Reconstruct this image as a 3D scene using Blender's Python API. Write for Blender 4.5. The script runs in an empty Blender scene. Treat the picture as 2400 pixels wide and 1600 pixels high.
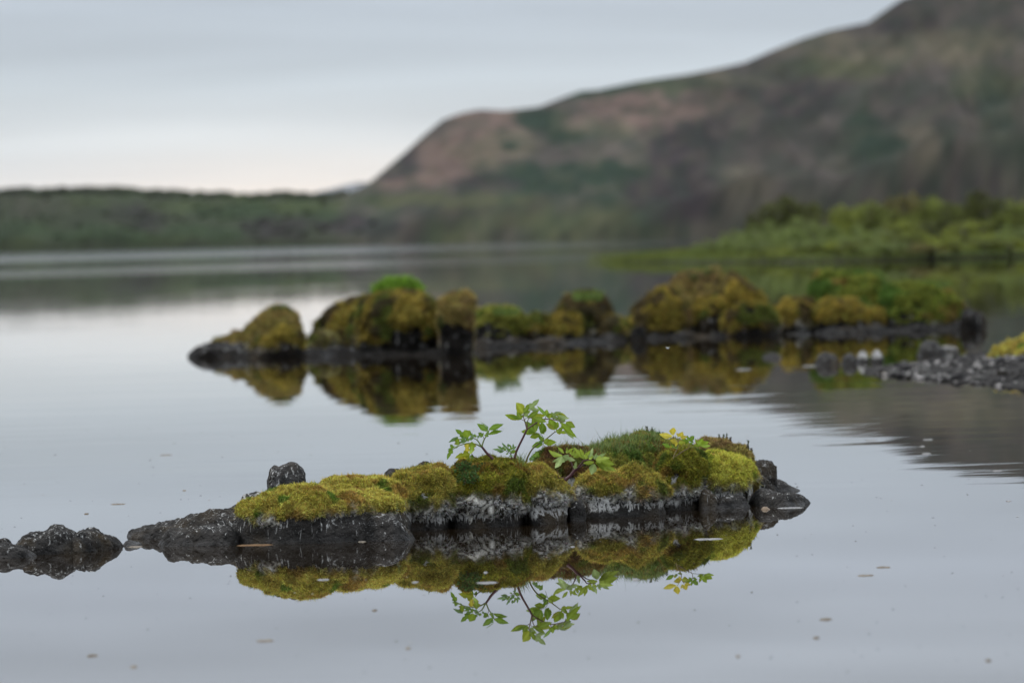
import bpy, math, random
import numpy as np
from mathutils import Vector, Matrix

random.seed(7)
rng = np.random.default_rng(7)
scene = bpy.context.scene
COL = scene.collection
R = math.radians

# ------------------------------------------------------------------ camera
CAM_H = 1.071
FOCAL = 200.0
FPX = 2400.0 * FOCAL / 36.0            # focal length in photo pixels
PITCH = math.atan(249.0 / FPX)
ROLL = R(1.55)
CAM = np.array([0.0, 0.0, CAM_H])
FW = np.array([0.0, math.cos(PITCH), -math.sin(PITCH)])
U0 = np.array([0.0, math.sin(PITCH), math.cos(PITCH)])
X0 = np.array([1.0, 0.0, 0.0])
RT = X0 * math.cos(ROLL) - U0 * math.sin(ROLL)
UP = U0 * math.cos(ROLL) + X0 * math.sin(ROLL)
cam_data = bpy.data.cameras.new('camera')
cam = bpy.data.objects.new('camera', cam_data)
COL.objects.link(cam)
cam.matrix_world = Matrix(((RT[0], UP[0], -FW[0], CAM[0]),
                           (RT[1], UP[1], -FW[1], CAM[1]),
                           (RT[2], UP[2], -FW[2], CAM[2]),
                           (0, 0, 0, 1)))
cam_data.lens = FOCAL
cam_data.sensor_width = 36.0
cam_data.clip_start = 0.1
cam_data.clip_end = 40000.0
cam_data.dof.use_dof = True
cam_data.dof.focus_distance = 21.0
cam_data.dof.aperture_fstop = 5.0
scene.camera = cam

# ------------------------------------------------------------------ world, sun, exposure
SUN_EL, SUN_AZ = R(55.0), R(-68.0)     # azimuth from +Y towards +X
world = bpy.data.worlds.new('World')
scene.world = world
world.use_nodes = True
wt = world.node_tree
for n in list(wt.nodes):
    wt.nodes.remove(n)


def nd(tree, kind, **kw):
    n = tree.nodes.new(kind)
    for k, v in kw.items():
        setattr(n, k, v)
    return n


def setin(node, **kw):
    for k, v in kw.items():
        node.inputs[k.replace('_', ' ')].default_value = v


def ramp(tree, fac, stops, interp='LINEAR'):
    n = nd(tree, 'ShaderNodeValToRGB')
    cr = n.color_ramp
    cr.interpolation = interp
    while len(cr.elements) > 1:
        cr.elements.remove(cr.elements[-1])
    first = True
    for pos, c in stops:
        if not isinstance(c, (tuple, list)):
            c = (c, c, c)
        if first:
            e = cr.elements[0]
            e.position = pos
            first = False
        else:
            e = cr.elements.new(pos)
        e.color = (c[0], c[1], c[2], 1.0)
    tree.links.new(fac, n.inputs['Fac'])
    return n.outputs['Color']


def math_n(tree, op, a, b=None, c=None, clamp=False):
    n = nd(tree, 'ShaderNodeMath', operation=op, use_clamp=clamp)
    for i, v in enumerate((a, b, c)):
        if v is None:
            continue
        if isinstance(v, (int, float)):
            n.inputs[i].default_value = v
        else:
            tree.links.new(v, n.inputs[i])
    return n.outputs[0]


def mix_c(tree, fac, a, b, blend='MIX'):
    n = nd(tree, 'ShaderNodeMix', data_type='RGBA', blend_type=blend)
    for sock, v in ((n.inputs[0], fac), (n.inputs[6], a), (n.inputs[7], b)):
        if isinstance(v, (int, float)):
            sock.default_value = v
        elif isinstance(v, tuple):
            sock.default_value = (v[0], v[1], v[2], 1.0)
        else:
            tree.links.new(v, sock)
    return n.outputs[2]


def noise(tree, vec, scale, detail=4.0, rough=0.55, dist=0.0):
    n = nd(tree, 'ShaderNodeTexNoise')
    n.inputs['Scale'].default_value = scale
    n.inputs['Detail'].default_value = detail
    n.inputs['Roughness'].default_value = rough
    n.inputs['Distortion'].default_value = dist
    if vec is not None:
        tree.links.new(vec, n.inputs['Vector'])
    return n.outputs['Fac']


def mapping(tree, vec, scale=(1, 1, 1), loc=(0, 0, 0), rot=(0, 0, 0)):
    n = nd(tree, 'ShaderNodeMapping')
    n.inputs['Scale'].default_value = scale
    n.inputs['Location'].default_value = loc
    n.inputs['Rotation'].default_value = rot
    tree.links.new(vec, n.inputs['Vector'])
    return n.outputs['Vector']


tc = nd(wt, 'ShaderNodeTexCoord')
sep = nd(wt, 'ShaderNodeSeparateXYZ')
wt.links.new(tc.outputs['Generated'], sep.inputs[0])
zpos = math_n(wt, 'MAXIMUM', sep.outputs['Z'], 0.0)
# layered stratus: long flat streaks of lighter and darker cloud
warpv = mapping(wt, tc.outputs['Generated'], scale=(7.0, 7.0, 95.0), rot=(0, R(0.35), 0))
streak = noise(wt, warpv, 1.0, 3.0, 0.45, 0.4)
warpv2 = mapping(wt, tc.outputs['Generated'], scale=(3.0, 3.0, 60.0), loc=(3.1, 1.7, 0.4))
broad = noise(wt, warpv2, 1.0, 2.0, 0.4, 0.2)
zz = math_n(wt, 'ADD', zpos, math_n(wt, 'MULTIPLY', math_n(wt, 'SUBTRACT', broad, 0.5), 0.012))
zs = math_n(wt, 'MULTIPLY', zz, 10.0)
grad = ramp(wt, zs, [(0.0, (0.86, 0.73, 0.62)), (0.05, (0.79, 0.73, 0.66)), (0.10, (0.72, 0.70, 0.655)), (0.18, (0.60, 0.64, 0.65)),
                     (0.28, (0.53, 0.59, 0.63)), (0.40, (0.475, 0.535, 0.60)), (0.60, (0.505, 0.56, 0.645)), (1.0, (0.56, 0.61, 0.67))])
sk = math_n(wt, 'MULTIPLY_ADD', math_n(wt, 'SUBTRACT', streak, 0.5), 0.62, 1.0)
cie = math_n(wt, 'MULTIPLY_ADD', math_n(wt, 'MAXIMUM', math_n(wt, 'SUBTRACT', zpos, 0.08), 0.0), 2.3, 1.0)
# the low sun behind the cloud sheet warms the sky just above the left-centre skyline
gx = math_n(wt, 'DIVIDE', math_n(wt, 'ADD', sep.outputs['X'], 0.040), 0.055)
gz = math_n(wt, 'DIVIDE', math_n(wt, 'SUBTRACT', zz, 0.004), 0.010)
gq = math_n(wt, 'ADD', math_n(wt, 'MULTIPLY', gx, gx), math_n(wt, 'MULTIPLY', gz, gz))
glow = math_n(wt, 'MULTIPLY', math_n(wt, 'POWER', 2.718, math_n(wt, 'MULTIPLY', gq, -1.0)), math_n(wt, 'GREATER_THAN', sep.outputs['Y'], 0.0))
grad = mix_c(wt, math_n(wt, 'MULTIPLY', glow, 0.95), grad, (1.06, 0.90, 0.72))
cloud = nd(wt, 'ShaderNodeVectorMath', operation='SCALE')
wt.links.new(grad, cloud.inputs[0])
wt.links.new(math_n(wt, 'MULTIPLY', math_n(wt, 'MULTIPLY', sk, cie), 11.3), cloud.inputs['Scale'])
sky = nd(wt, 'ShaderNodeTexSky', sky_type='NISHITA')
sky.sun_disc = False
sky.sun_elevation = SUN_EL
sky.sun_rotation = SUN_AZ
sky.air_density = 1.0
sky.dust_density = 2.0
skymix = mix_c(wt, 0.92, sky.outputs['Color'], cloud.outputs[0])
bg = nd(wt, 'ShaderNodeBackground')
bg.inputs['Strength'].default_value = 0.1
wt.links.new(skymix, bg.inputs['Color'])
wo = nd(wt, 'ShaderNodeOutputWorld')
wt.links.new(bg.outputs[0], wo.inputs['Surface'])

sun_data = bpy.data.lights.new('sun', 'SUN')
sun_data.energy = 1.5
sun_data.angle = R(14.0)
sun_data.color = (1.0, 0.96, 0.9)
sun = bpy.data.objects.new('sun', sun_data)
COL.objects.link(sun)
sdir = Vector((math.sin(SUN_AZ) * math.cos(SUN_EL), math.cos(SUN_AZ) * math.cos(SUN_EL), math.sin(SUN_EL)))
sun.rotation_euler = sdir.to_track_quat('Z', 'Y').to_euler()
sun.location = (0, 0, 60)

scene.view_settings.view_transform = 'Standard'
scene.view_settings.look = 'None'
scene.view_settings.exposure = 0.0
scene.view_settings.gamma = 1.0
scene.view_settings.use_curve_mapping = False
scene.render.engine = 'CYCLES'
scene.cycles.use_denoising = True
scene.cycles.max_bounces = 6
scene.cycles.caustics_reflective = False
scene.cycles.caustics_refractive = False
scene.cycles.sample_clamp_indirect = 6.0

# ------------------------------------------------------------------ placing helpers
def ray(px, py):
    d = FW + RT * ((px - 1200.0) / FPX) + UP * ((800.0 - py) / FPX)
    return d


def at(px, py, Y):
    d = ray(px, py)
    return CAM + d * (Y / d[1])


def on_water(px, py):
    d = ray(px, py)
    return CAM + d * (-CAM_H / d[2])


def project(P):
    d = np.asarray(P, float) - CAM
    w = d @ FW
    return 1200.0 + FPX * (d @ RT) / w, 800.0 - FPX * (d @ UP) / w


# ------------------------------------------------------------------ noise (numpy)
def _hash(ix, iy, iz, seed):
    h = (ix.astype(np.uint32) * np.uint32(374761393) + iy.astype(np.uint32) * np.uint32(668265263)
         + iz.astype(np.uint32) * np.uint32(2147483647) + np.uint32(seed * 1274126177 % 4294967296))
    h = (h ^ (h >> np.uint32(13))) * np.uint32(1274126177)
    h = (h ^ (h >> np.uint32(16))) * np.uint32(2246822519)
    h = h ^ (h >> np.uint32(15))
    return h.astype(np.float64) / 4294967295.0


def vnoise(p, seed=0):
    p = np.asarray(p, float) + 1000.0
    i = np.floor(p).astype(np.int64)
    f = p - i
    f = f * f * f * (f * (f * 6 - 15) + 10)
    out = 0.0
    for dx in (0, 1):
        wx = f[:, 0] if dx else 1 - f[:, 0]
        for dy in (0, 1):
            wy = f[:, 1] if dy else 1 - f[:, 1]
            for dz in (0, 1):
                wz = f[:, 2] if dz else 1 - f[:, 2]
                out = out + wx * wy * wz * _hash(i[:, 0] + dx, i[:, 1] + dy, i[:, 2] + dz, seed)
    return out


def fbm(p, octaves=4, seed=0, gain=0.5):
    p = np.asarray(p, float)
    a, s, t = 1.0, 0.0, 0.0
    for o in range(octaves):
        s = s + a * vnoise(p * (2.03 ** o) + o * 17.3, seed + o)
        t += a
        a *= gain
    return s / t


def worley(p, seed=0):
    p = np.asarray(p, float) + 1000.0
    i = np.floor(p).astype(np.int64)
    f1 = np.full(len(p), 9.0)
    f2 = np.full(len(p), 9.0)
    for dx in (-1, 0, 1):
        for dy in (-1, 0, 1):
            for dz in (-1, 0, 1):
                cx, cy, cz = i[:, 0] + dx, i[:, 1] + dy, i[:, 2] + dz
                q = np.stack([cx + _hash(cx, cy, cz, seed), cy + _hash(cx, cy, cz, seed + 1), cz + _hash(cx, cy, cz, seed + 2)], 1)
                d = np.linalg.norm(q - p, axis=1)
                f2 = np.minimum(f2, np.maximum(f1, d))
                f1 = np.minimum(f1, d)
    return f1, f2


def sstep(a, b, x):
    t = np.clip((np.asarray(x, float) - a) / (b - a), 0, 1)
    return t * t * (3 - 2 * t)


# ------------------------------------------------------------------ mesh helpers
def make_mesh(name, verts, faces, mat=None, smooth=True, col=None):
    """faces: array (n,3) or (n,4), or a list of such arrays"""
    me = bpy.data.meshes.new(name)
    verts = np.asarray(verts, np.float32)
    fl = faces if isinstance(faces, list) else [faces]
    fl = [np.asarray(f, np.int32) for f in fl if len(f)]
    me.vertices.add(len(verts))
    me.vertices.foreach_set('co', verts.ravel())
    idx = np.concatenate([f.ravel() for f in fl])
    tot = np.concatenate([np.full(len(f), f.shape[1], np.int32) for f in fl])
    start = np.concatenate([[0], np.cumsum(tot)[:-1]]).astype(np.int32)
    me.loops.add(len(idx))
    me.loops.foreach_set('vertex_index', idx)
    me.polygons.add(len(tot))
    me.polygons.foreach_set('loop_start', start)
    me.polygons.foreach_set('loop_total', tot)
    me.polygons.foreach_set('use_smooth', np.full(len(tot), smooth))
    me.update(calc_edges=True)
    if col is not None:
        a = me.attributes.new('col', 'FLOAT_COLOR', 'POINT')
        c = np.ones((len(verts), 4), np.float32)
        c[:, :3] = col
        a.data.foreach_set('color', c.ravel())
    if mat is not None:
        me.materials.append(mat)
    return me


def link(name, data, parent=None, loc=None, kind=None):
    o = bpy.data.objects.new(name, data)
    COL.objects.link(o)
    if parent is not None:
        o.parent = parent
    if loc is not None:
        o.location = loc
    if kind:
        o['kind'] = kind
    return o


def tag(o, label, cat, group=None):
    o['label'] = label
    o['category'] = cat
    if group:
        o['group'] = group
    return o


def grid_faces(nu, nv, wrap=False):
    i = np.arange(nu - 1)[:, None]
    j = np.arange(nv - 1)[None, :]
    a = (i * nv + j)
    return np.stack([a, a + nv, a + nv + 1, a + 1], -1).reshape(-1, 4)


def vnormals(v, quads):
    n = np.zeros_like(v)
    a, b, c, d = (v[quads[:, k]] for k in range(4))
    fn = np.cross(c - a, d - b)
    for k in range(4):
        np.add.at(n, quads[:, k], fn)
    l = np.linalg.norm(n, axis=1, keepdims=True)
    return n / np.maximum(l, 1e-12)


# ------------------------------------------------------------------ materials
def new_mat(name):
    m = bpy.data.materials.new(name)
    m.use_nodes = True
    t = m.node_tree
    b = t.nodes['Principled BSDF']
    return m, t, b


def rock_material(name, zlo, zhi, crust, sc=1.0, spec=0.18, dark=(0.0065, 0.0060, 0.0056), light=(0.060, 0.054, 0.049)):
    m, t, b = new_mat(name)
    geo = nd(t, 'ShaderNodeNewGeometry')
    P = geo.outputs['Position']
    sp = nd(t, 'ShaderNodeSeparateXYZ')
    t.links.new(P, sp.inputs[0])
    z = sp.outputs['Z']
    n_mid = noise(t, P, 22.0 / sc, 9.0, 0.65)
    base = ramp(t, n_mid, [(0.30, dark), (0.55, tuple(0.5 * (a + c) for a, c in zip(dark, light))), (0.75, light)])
    # brown-olive algae film in broad patches
    n_big = noise(t, P, 5.0 / sc, 3.0, 0.5)
    alg = ramp(t, n_big, [(0.52, 0.0), (0.68, 0.7)])
    base = mix_c(t, alg, base, (0.052, 0.037, 0.020))
    # pale crusts: blotches, vertical runs, fine specks
    n_bl = noise(t, P, 26.0 / sc, 10.0, 0.72, 1.6)
    runs = noise(t, mapping(t, P, scale=(70.0 / sc, 70.0 / sc, 11.0 / sc)), 1.0, 6.0, 0.65, 0.6)
    zone = math_n(t, 'MULTIPLY', ramp_val(t, z, zlo - 0.03 * sc, zlo + 0.02 * sc), ramp_val(t, z, zhi + 0.06 * sc, zhi - 0.01 * sc))
    bl = math_n(t, 'ADD', n_bl, math_n(t, 'MULTIPLY', zone, 0.085 * crust))
    f1 = ramp(t, bl, [(0.635, 0.0), (0.675, 0.85)])
    rn = math_n(t, 'ADD', runs, math_n(t, 'MULTIPLY', zone, 0.085 * crust))
    f2 = ramp(t, rn, [(0.635, 0.0), (0.69, 0.9)])
    spk = noise(t, P, 170.0 / sc, 3.0, 0.6)
    patch = noise(t, P, 9.0 / sc, 4.0, 0.6)
    spf = math_n(t, 'MULTIPLY', ramp(t, spk, [(0.63, 0.0), (0.70, 1.0)]), ramp(t, patch, [(0.45, 0.03), (0.66, 0.6)]))
    crustf = math_n(t, 'MAXIMUM', math_n(t, 'MAXIMUM', math_n(t, 'MULTIPLY', f1, min(1.0, 0.4 + 0.5 * crust)), f2), spf)
    dry = ramp_val(t, z, 0.004 * sc, 0.030 * sc)
    crustf = math_n(t, 'MULTIPLY', crustf, dry)
    base = mix_c(t, crustf, base, (0.46, 0.45, 0.43))
    t.links.new(base, b.inputs['Base Color'])
    rough = math_n(t, 'MULTIPLY_ADD', dry, 0.45, 0.45)
    t.links.new(rough, b.inputs['Roughness'])
    b.inputs['Specular IOR Level'].default_value = spec
    h = math_n(t, 'ADD', math_n(t, 'MULTIPLY', noise(t, P, 95.0 / sc, 6.0, 0.7), 0.55), math_n(t, 'MULTIPLY', n_mid, 1.6))
    vor = nd(t, 'ShaderNodeTexVoronoi')
    vor.inputs['Scale'].default_value = 75.0 / sc
    t.links.new(P, vor.inputs['Vector'])
    h = math_n(t, 'ADD', h, math_n(t, 'MULTIPLY', math_n(t, 'MINIMUM', vor.outputs['Distance'], 0.45), 0.9))
    bp = nd(t, 'ShaderNodeBump')
    bp.inputs['Strength'].default_value = 0.9
    bp.inputs['Distance'].default_value = 0.018 * sc
    t.links.new(h, bp.inputs['Height'])
    t.links.new(bp.outputs[0], b.inputs['Normal'])
    return m


def ramp_val(t, v, a, b):
    n = nd(t, 'ShaderNodeMapRange', interpolation_type='SMOOTHSTEP')
    n.inputs['From Min'].default_value = min(a, b)
    n.inputs['From Max'].default_value = max(a, b)
    n.inputs['To Min'].default_value = 0.0 if a < b else 1.0
    n.inputs['To Max'].default_value = 1.0 if a < b else 0.0
    t.links.new(v, n.inputs['Value'])
    return n.outputs[0]


def attr_material(name, rough=0.85, spec=0.15, trans=0.0, bump=None, var=None):
    m, t, b = new_mat(name)
    a = nd(t, 'ShaderNodeAttribute', attribute_name='col')
    c = a.outputs['Color']
    geo = nd(t, 'ShaderNodeNewGeometry')
    if var:
        n = noise(t, geo.outputs['Position'], var[0], 5.0, 0.6)
        c = mix_c(t, 1.0, c, ramp(t, n, [(0.3, 1.0 - var[1]), (0.7, 1.0 + var[1])]), 'MULTIPLY')
    t.links.new(c, b.inputs['Base Color'])
    b.inputs['Roughness'].default_value = rough
    b.inputs['Specular IOR Level'].default_value = spec
    if bump:
        bp = nd(t, 'ShaderNodeBump')
        bp.inputs['Strength'].default_value = 1.0
        bp.inputs['Distance'].default_value = bump[1]
        t.links.new(noise(t, geo.outputs['Position'], bump[0], 5.0, 0.65), bp.inputs['Height'])
        t.links.new(bp.outputs[0], b.inputs['Normal'])
    if trans > 0:
        tr = nd(t, 'ShaderNodeBsdfTranslucent')
        t.links.new(c, tr.inputs['Color'])
        mx = nd(t, 'ShaderNodeMixShader')
        mx.inputs[0].default_value = trans
        t.links.new(b.outputs[0], mx.inputs[1])
        t.links.new(tr.outputs[0], mx.inputs[2])
        t.links.new(mx.outputs[0], t.nodes['Material Output'].inputs['Surface'])
    return m


M_ROCK = rock_material('wet_lava', 0.04, 0.12, 0.55)
M_ROCKW = rock_material('crusted_lava', 0.030, 0.12, 1.8)
M_GREY = rock_material('grey_lava', 0.0, 0.30, 0.55, dark=(0.016, 0.015, 0.015), light=(0.085, 0.082, 0.080))
M_ROCKM = rock_material('shore_lava', 0.05, 0.14, 0.55, sc=2.6, spec=0.06, dark=(0.0035, 0.003, 0.0026), light=(0.019, 0.016, 0.0135))
M_MOSS = attr_material('moss_turf', 0.95, 0.05, bump=(220.0, 0.006), var=(140.0, 0.45))
M_BLADE = attr_material('moss_shoots', 0.8, 0.12, trans=0.22)
M_MOSSM = attr_material('rough_moss', 0.95, 0.05, bump=(40.0, 0.03), var=(30.0, 0.5))
M_GRASS = attr_material('grass_blades', 0.7, 0.2, trans=0.25)
M_LEAF = attr_material('leaf_blades', 0.5, 0.3, trans=0.38, var=(90.0, 0.14))
M_STEM = attr_material('plant_stems', 0.5, 0.3)
M_SHRUB = attr_material('shrub_leaves', 0.65, 0.2, trans=0.25)
M_LAND = attr_material('hill_ground', 0.95, 0.05, var=(0.10, 0.30))
M_BANK = attr_material('bank_ground', 0.95, 0.05, bump=(3.0, 0.15), var=(2.0, 0.3))
M_FLECK = attr_material('water_flecks', 0.85, 0.1, var=(120.0, 0.35))

# ------------------------------------------------------------------ lake
m, t, b = new_mat('lake_water')
geo = nd(t, 'ShaderNodeNewGeometry')
P = geo.outputs['Position']
sp = nd(t, 'ShaderNodeSeparateXYZ')
t.links.new(P, sp.inputs[0])
b.inputs['Base Color'].default_value = (0.013, 0.0085, 0.0045, 1)
b.inputs['IOR'].default_value = 1.333
# wind-ruffled belts far out on the lake (world distance from the near shore)
wig = math_n(t, 'MULTIPLY_ADD', noise(t, mapping(t, P, scale=(0.012, 0.002, 1)), 1.0, 3.0), 60.0, -30.0)
yy = math_n(t, 'ADD', sp.outputs['Y'], math_n(t, 'ADD', wig, math_n(t, 'MULTIPLY', sp.outputs['X'], -0.35)))
belt1 = math_n(t, 'MULTIPLY', ramp_val(t, yy, 195.0, 215.0), ramp_val(t, yy, 330.0, 290.0))
belt2 = ramp_val(t, yy, 395.0, 440.0)
ruf = math_n(t, 'MAXIMUM', math_n(t, 'MULTIPLY', belt1, 0.75), belt2)
ruf = math_n(t, 'MULTIPLY', ruf, ramp_val(t, sp.outputs['X'], 45.0, -5.0))
rgh = math_n(t, 'MULTIPLY_ADD', ruf, 0.055, 0.009)
t.links.new(rgh, b.inputs['Roughness'])
# low ripples: slope of about a thousandth, calmer in the lee of the islet
w1 = noise(t, mapping(t, P, scale=(0.9, 1.9, 1.0), rot=(0, 0, R(8))), 1.0, 3.0, 0.5, 0.3)
w2 = noise(t, mapping(t, P, scale=(0.30, 0.60, 1.0), rot=(0, 0, R(-6))), 1.0, 2.0, 0.5, 0.2)
calm = noise(t, mapping(t, P, scale=(0.12, 0.07, 1.0)), 1.0, 2.0, 0.5)
amp = math_n(t, 'MULTIPLY', ramp_val(t, sp.outputs['Y'], 21.5, 27.0), ramp(t, calm, [(0.3, 0.35), (0.65, 1.0)]))
amp = math_n(t, 'MULTIPLY_ADD', amp, 1.0, 0.05)
h = math_n(t, 'ADD', math_n(t, 'MULTIPLY', w1, 0.0011), math_n(t, 'MULTIPLY', w2, 0.0022))
h = math_n(t, 'MULTIPLY', h, amp)
bp = nd(t, 'ShaderNodeBump')
bp.inputs['Strength'].default_value = 1.0
bp.inputs['Distance'].default_value = 1.0
t.links.new(h, bp.inputs['Height'])
t.links.new(bp.outputs[0], b.inputs['Normal'])
M_WATER = m
S = 6500.0
lake = link('lake', make_mesh('lake', [(-S, -500, 0), (S, -500, 0), (S, 9600, 0), (-S, 9600, 0)], np.array([[0, 1, 2, 3]]), M_WATER, False), kind='structure')

# ------------------------------------------------------------------ far land
def lerp_list(pts, x):
    a = np.array(pts, float)
    return np.interp(x, a[:, 0], a[:, 1])


RIDGE = [(-900, 440), (-300, 452), (-100, 440), (0, 450), (60, 446), (100, 451), (150, 448), (205, 443), (240, 449), (275, 444), (330, 452), (420, 455), (480, 459),
         (560, 460), (600, 464), (650, 458), (720, 464), (780, 460), (830, 449), (873, 424), (953, 358), (1000, 316), (1045, 280), (1090, 264), (1132, 256),
         (1191, 259), (1271, 250), (1330, 228), (1370, 214), (1410, 211), (1503, 192), (1622, 175), (1700, 160), (1755, 148), (1821, 119), (1890, 92), (1954, 72),
         (2047, 53), (2100, 17), (2126, 0), (2250, -48), (2400, -70), (2700, -120), (3300, -40)]
SHORE_Y = [(-900, 1700), (0, 1480), (400, 1180), (850, 900), (1200, 820), (1560, 760), (2000, 640), (2400, 560), (3300, 480)]
RIDGE_Y = [(-900, 1900), (0, 1640), (400, 1420), (720, 1300), (850, 1330), (1100, 1300), (1500, 1260), (2000, 1180), (2400, 1120), (3300, 1000)]

C_SCREE = np.array((0.095, 0.082, 0.080))
C_PINK = np.array((0.195, 0.135, 0.125))
C_PURP = np.array((0.046, 0.036, 0.043))
C_GREEN = np.array((0.050, 0.070, 0.036))
C_DGREEN = np.array((0.022, 0.044, 0.028))
C_LGREEN = np.array((0.088, 0.104, 0.048))
C_TAN = np.array((0.175, 0.155, 0.115))
# patches of scree, heath and grass on the slopes: centre and radii as bearing / height in photo units
PATCH = [(180, 475, 90, 18, C_LGREEN, 0.5), (560, 470, 90, 14, C_LGREEN, 0.5), (20, 570, 120, 14, C_LGREEN, 0.5), (380, 560, 120, 16, C_LGREEN, 0.55), (760, 505, 70, 20, C_GREEN, 0.7), (1050, 540, 110, 22, C_LGREEN, 0.5), (1720, 190, 130, 26, C_TAN, 0.5), (1560, 330, 60, 26, C_TAN, 0.4), (1760, 410, 60, 60, C_TAN, 0.35), (2150, 330, 60, 60, C_TAN, 0.4), (1450, 400, 60, 24, C_PINK, 0.5),
         (1130, 300, 120, 60, C_PINK, 0.9), (1080, 370, 110, 45, C_PINK, 0.8), (1180, 350, 110, 40, C_TAN, 0.5), (1000, 420, 110, 28, C_PINK, 0.7), (930, 360, 60, 60, C_PURP, 0.7),
         (1270, 285, 90, 28, C_DGREEN, 0.9), (1330, 318, 60, 30, C_DGREEN, 0.7), (1420, 215, 160, 22, C_DGREEN, 0.8), (1190, 345, 22, 14, C_DGREEN, 0.9), (1600, 200, 140, 20, C_GREEN, 0.6),
         (1500, 255, 190, 42, C_PINK, 0.85), (1660, 235, 120, 32, C_PINK, 0.6), (1450, 300, 120, 25, C_TAN, 0.5),
         (1350, 405, 190, 32, C_DGREEN, 0.8), (1250, 435, 160, 30, C_DGREEN, 0.75), (1460, 475, 100, 60, C_DGREEN, 0.55), (1120, 425, 90, 18, C_PURP, 0.5),
         (1300, 520, 200, 40, C_LGREEN, 0.45), (1100, 470, 220, 18, C_LGREEN, 0.55), (1450, 545, 130, 22, C_GREEN, 0.5), (950, 470, 120, 14, C_LGREEN, 0.6),
         (1620, 340, 150, 80, C_PURP, 0.7), (1600, 470, 140, 80, C_PURP, 0.7), (1850, 230, 150, 60, C_PURP, 0.6), (1750, 330, 90, 80, C_SCREE, 0.6),
         (2040, 325, 80, 55, C_DGREEN, 0.9), (2230, 390, 60, 40, C_DGREEN, 0.7), (2080, 400, 120, 35, C_DGREEN, 0.4), (2350, 300, 80, 110, C_DGREEN, 0.5),
         (2000, 120, 200, 40, C_TAN, 0.55), (2260, 100, 120, 60, C_TAN, 0.6), (2120, 50, 80, 40, C_PURP, 0.6), (1950, 160, 160, 25, C_LGREEN, 0.5), (2300, 200, 90, 50, C_LGREEN, 0.4),
         (2200, 470, 200, 50, C_PURP, 0.5), (1900, 440, 120, 60, C_SCREE, 0.5),
         (100, 480, 110, 30, C_SCREE, 0.55), (350, 505, 80, 35, C_PURP, 0.6), (640, 520, 110, 40, C_PURP, 0.8), (850, 530, 180, 36, C_PURP, 0.8), (250, 550, 150, 24, C_GREEN, 0.8),
         (480, 545, 110, 24, C_GREEN, 0.8), (440, 480, 90, 16, C_LGREEN, 0.5), (560, 490, 120, 20, C_GREEN, 0.7), (720, 480, 120, 14, C_LGREEN, 0.7), (60, 540, 90, 24, C_GREEN, 0.7)]


def land_colour(px, py, P, seed):
    q = np.stack([px / 60.0, py / 40.0, np.zeros_like(px)], 1)
    wx = (fbm(q * 0.8, 3, seed) - 0.5) * 130
    wy = (fbm(q * 0.8 + 31.0, 3, seed + 3) - 0.5) * 70
    n = fbm(np.stack([px / 75.0, py / 36.0, np.zeros_like(px)], 1), 4, seed + 5)[:, None]
    low = sstep(380, 520, py)[:, None]
    c = C_SCREE * (1 - 0.5 * low) + (0.5 * C_GREEN + 0.5 * C_SCREE) * 0.5 * low
    left = sstep(900, 700, px)[:, None]
    c = c * (1 - 0.7 * left) + 0.7 * left * (0.62 * C_GREEN + 0.38 * C_SCREE)
    for cx, cy, rx, ry, pc, st in PATCH:
        d = np.hypot((px + wx * min(1, rx / 90) - cx) / rx, (py + wy * min(1, ry / 40) - cy) / ry)
        k = (sstep(1.15, 0.55, d) * min(1.0, st * 1.45))[:, None]
        c = c * (1 - k) + pc * k
    g = sstep(0.52, 0.66, fbm(np.stack([px / 26.0, py / 20.0, np.zeros_like(px)], 1), 4, seed + 9))[:, None]
    c = c * (1 - 0.3 * g) + C_GREEN * 0.3 * g
    mt_ = fbm(np.stack([(px + wx * 0.3) / 42.0, (py + wy * 0.3) / 26.0, np.zeros_like(px)], 1), 3, seed + 15)
    k = (0.30 * sstep(0.50, 0.64, mt_))[:, None] * (1 - 0.8 * left) * 1.35
    c = c * (1 - k) + C_DGREEN * k
    k = (0.16 * sstep(0.47, 0.35, mt_))[:, None] * (1 - left)
    c = c * (1 - k) + C_TAN * k
    gul_shade = fbm(np.stack([(px + wx * 0.9) / 34.0 + py / 38.0, py / 80.0, np.zeros_like(px)], 1), 3, seed + 21)[:, None]  # streaks paint the light and shade of gullies into the ground colour
    return c * (0.72 + 0.56 * n) * np.array((0.54, 0.52, 0.46)) * (0.80 + 0.40 * gul_shade) * (1 - np.array((0.30, 0.17, 0.36)) * left) * (1 - 0.22 * sstep(1350, 1750, px)[:, None])


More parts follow.
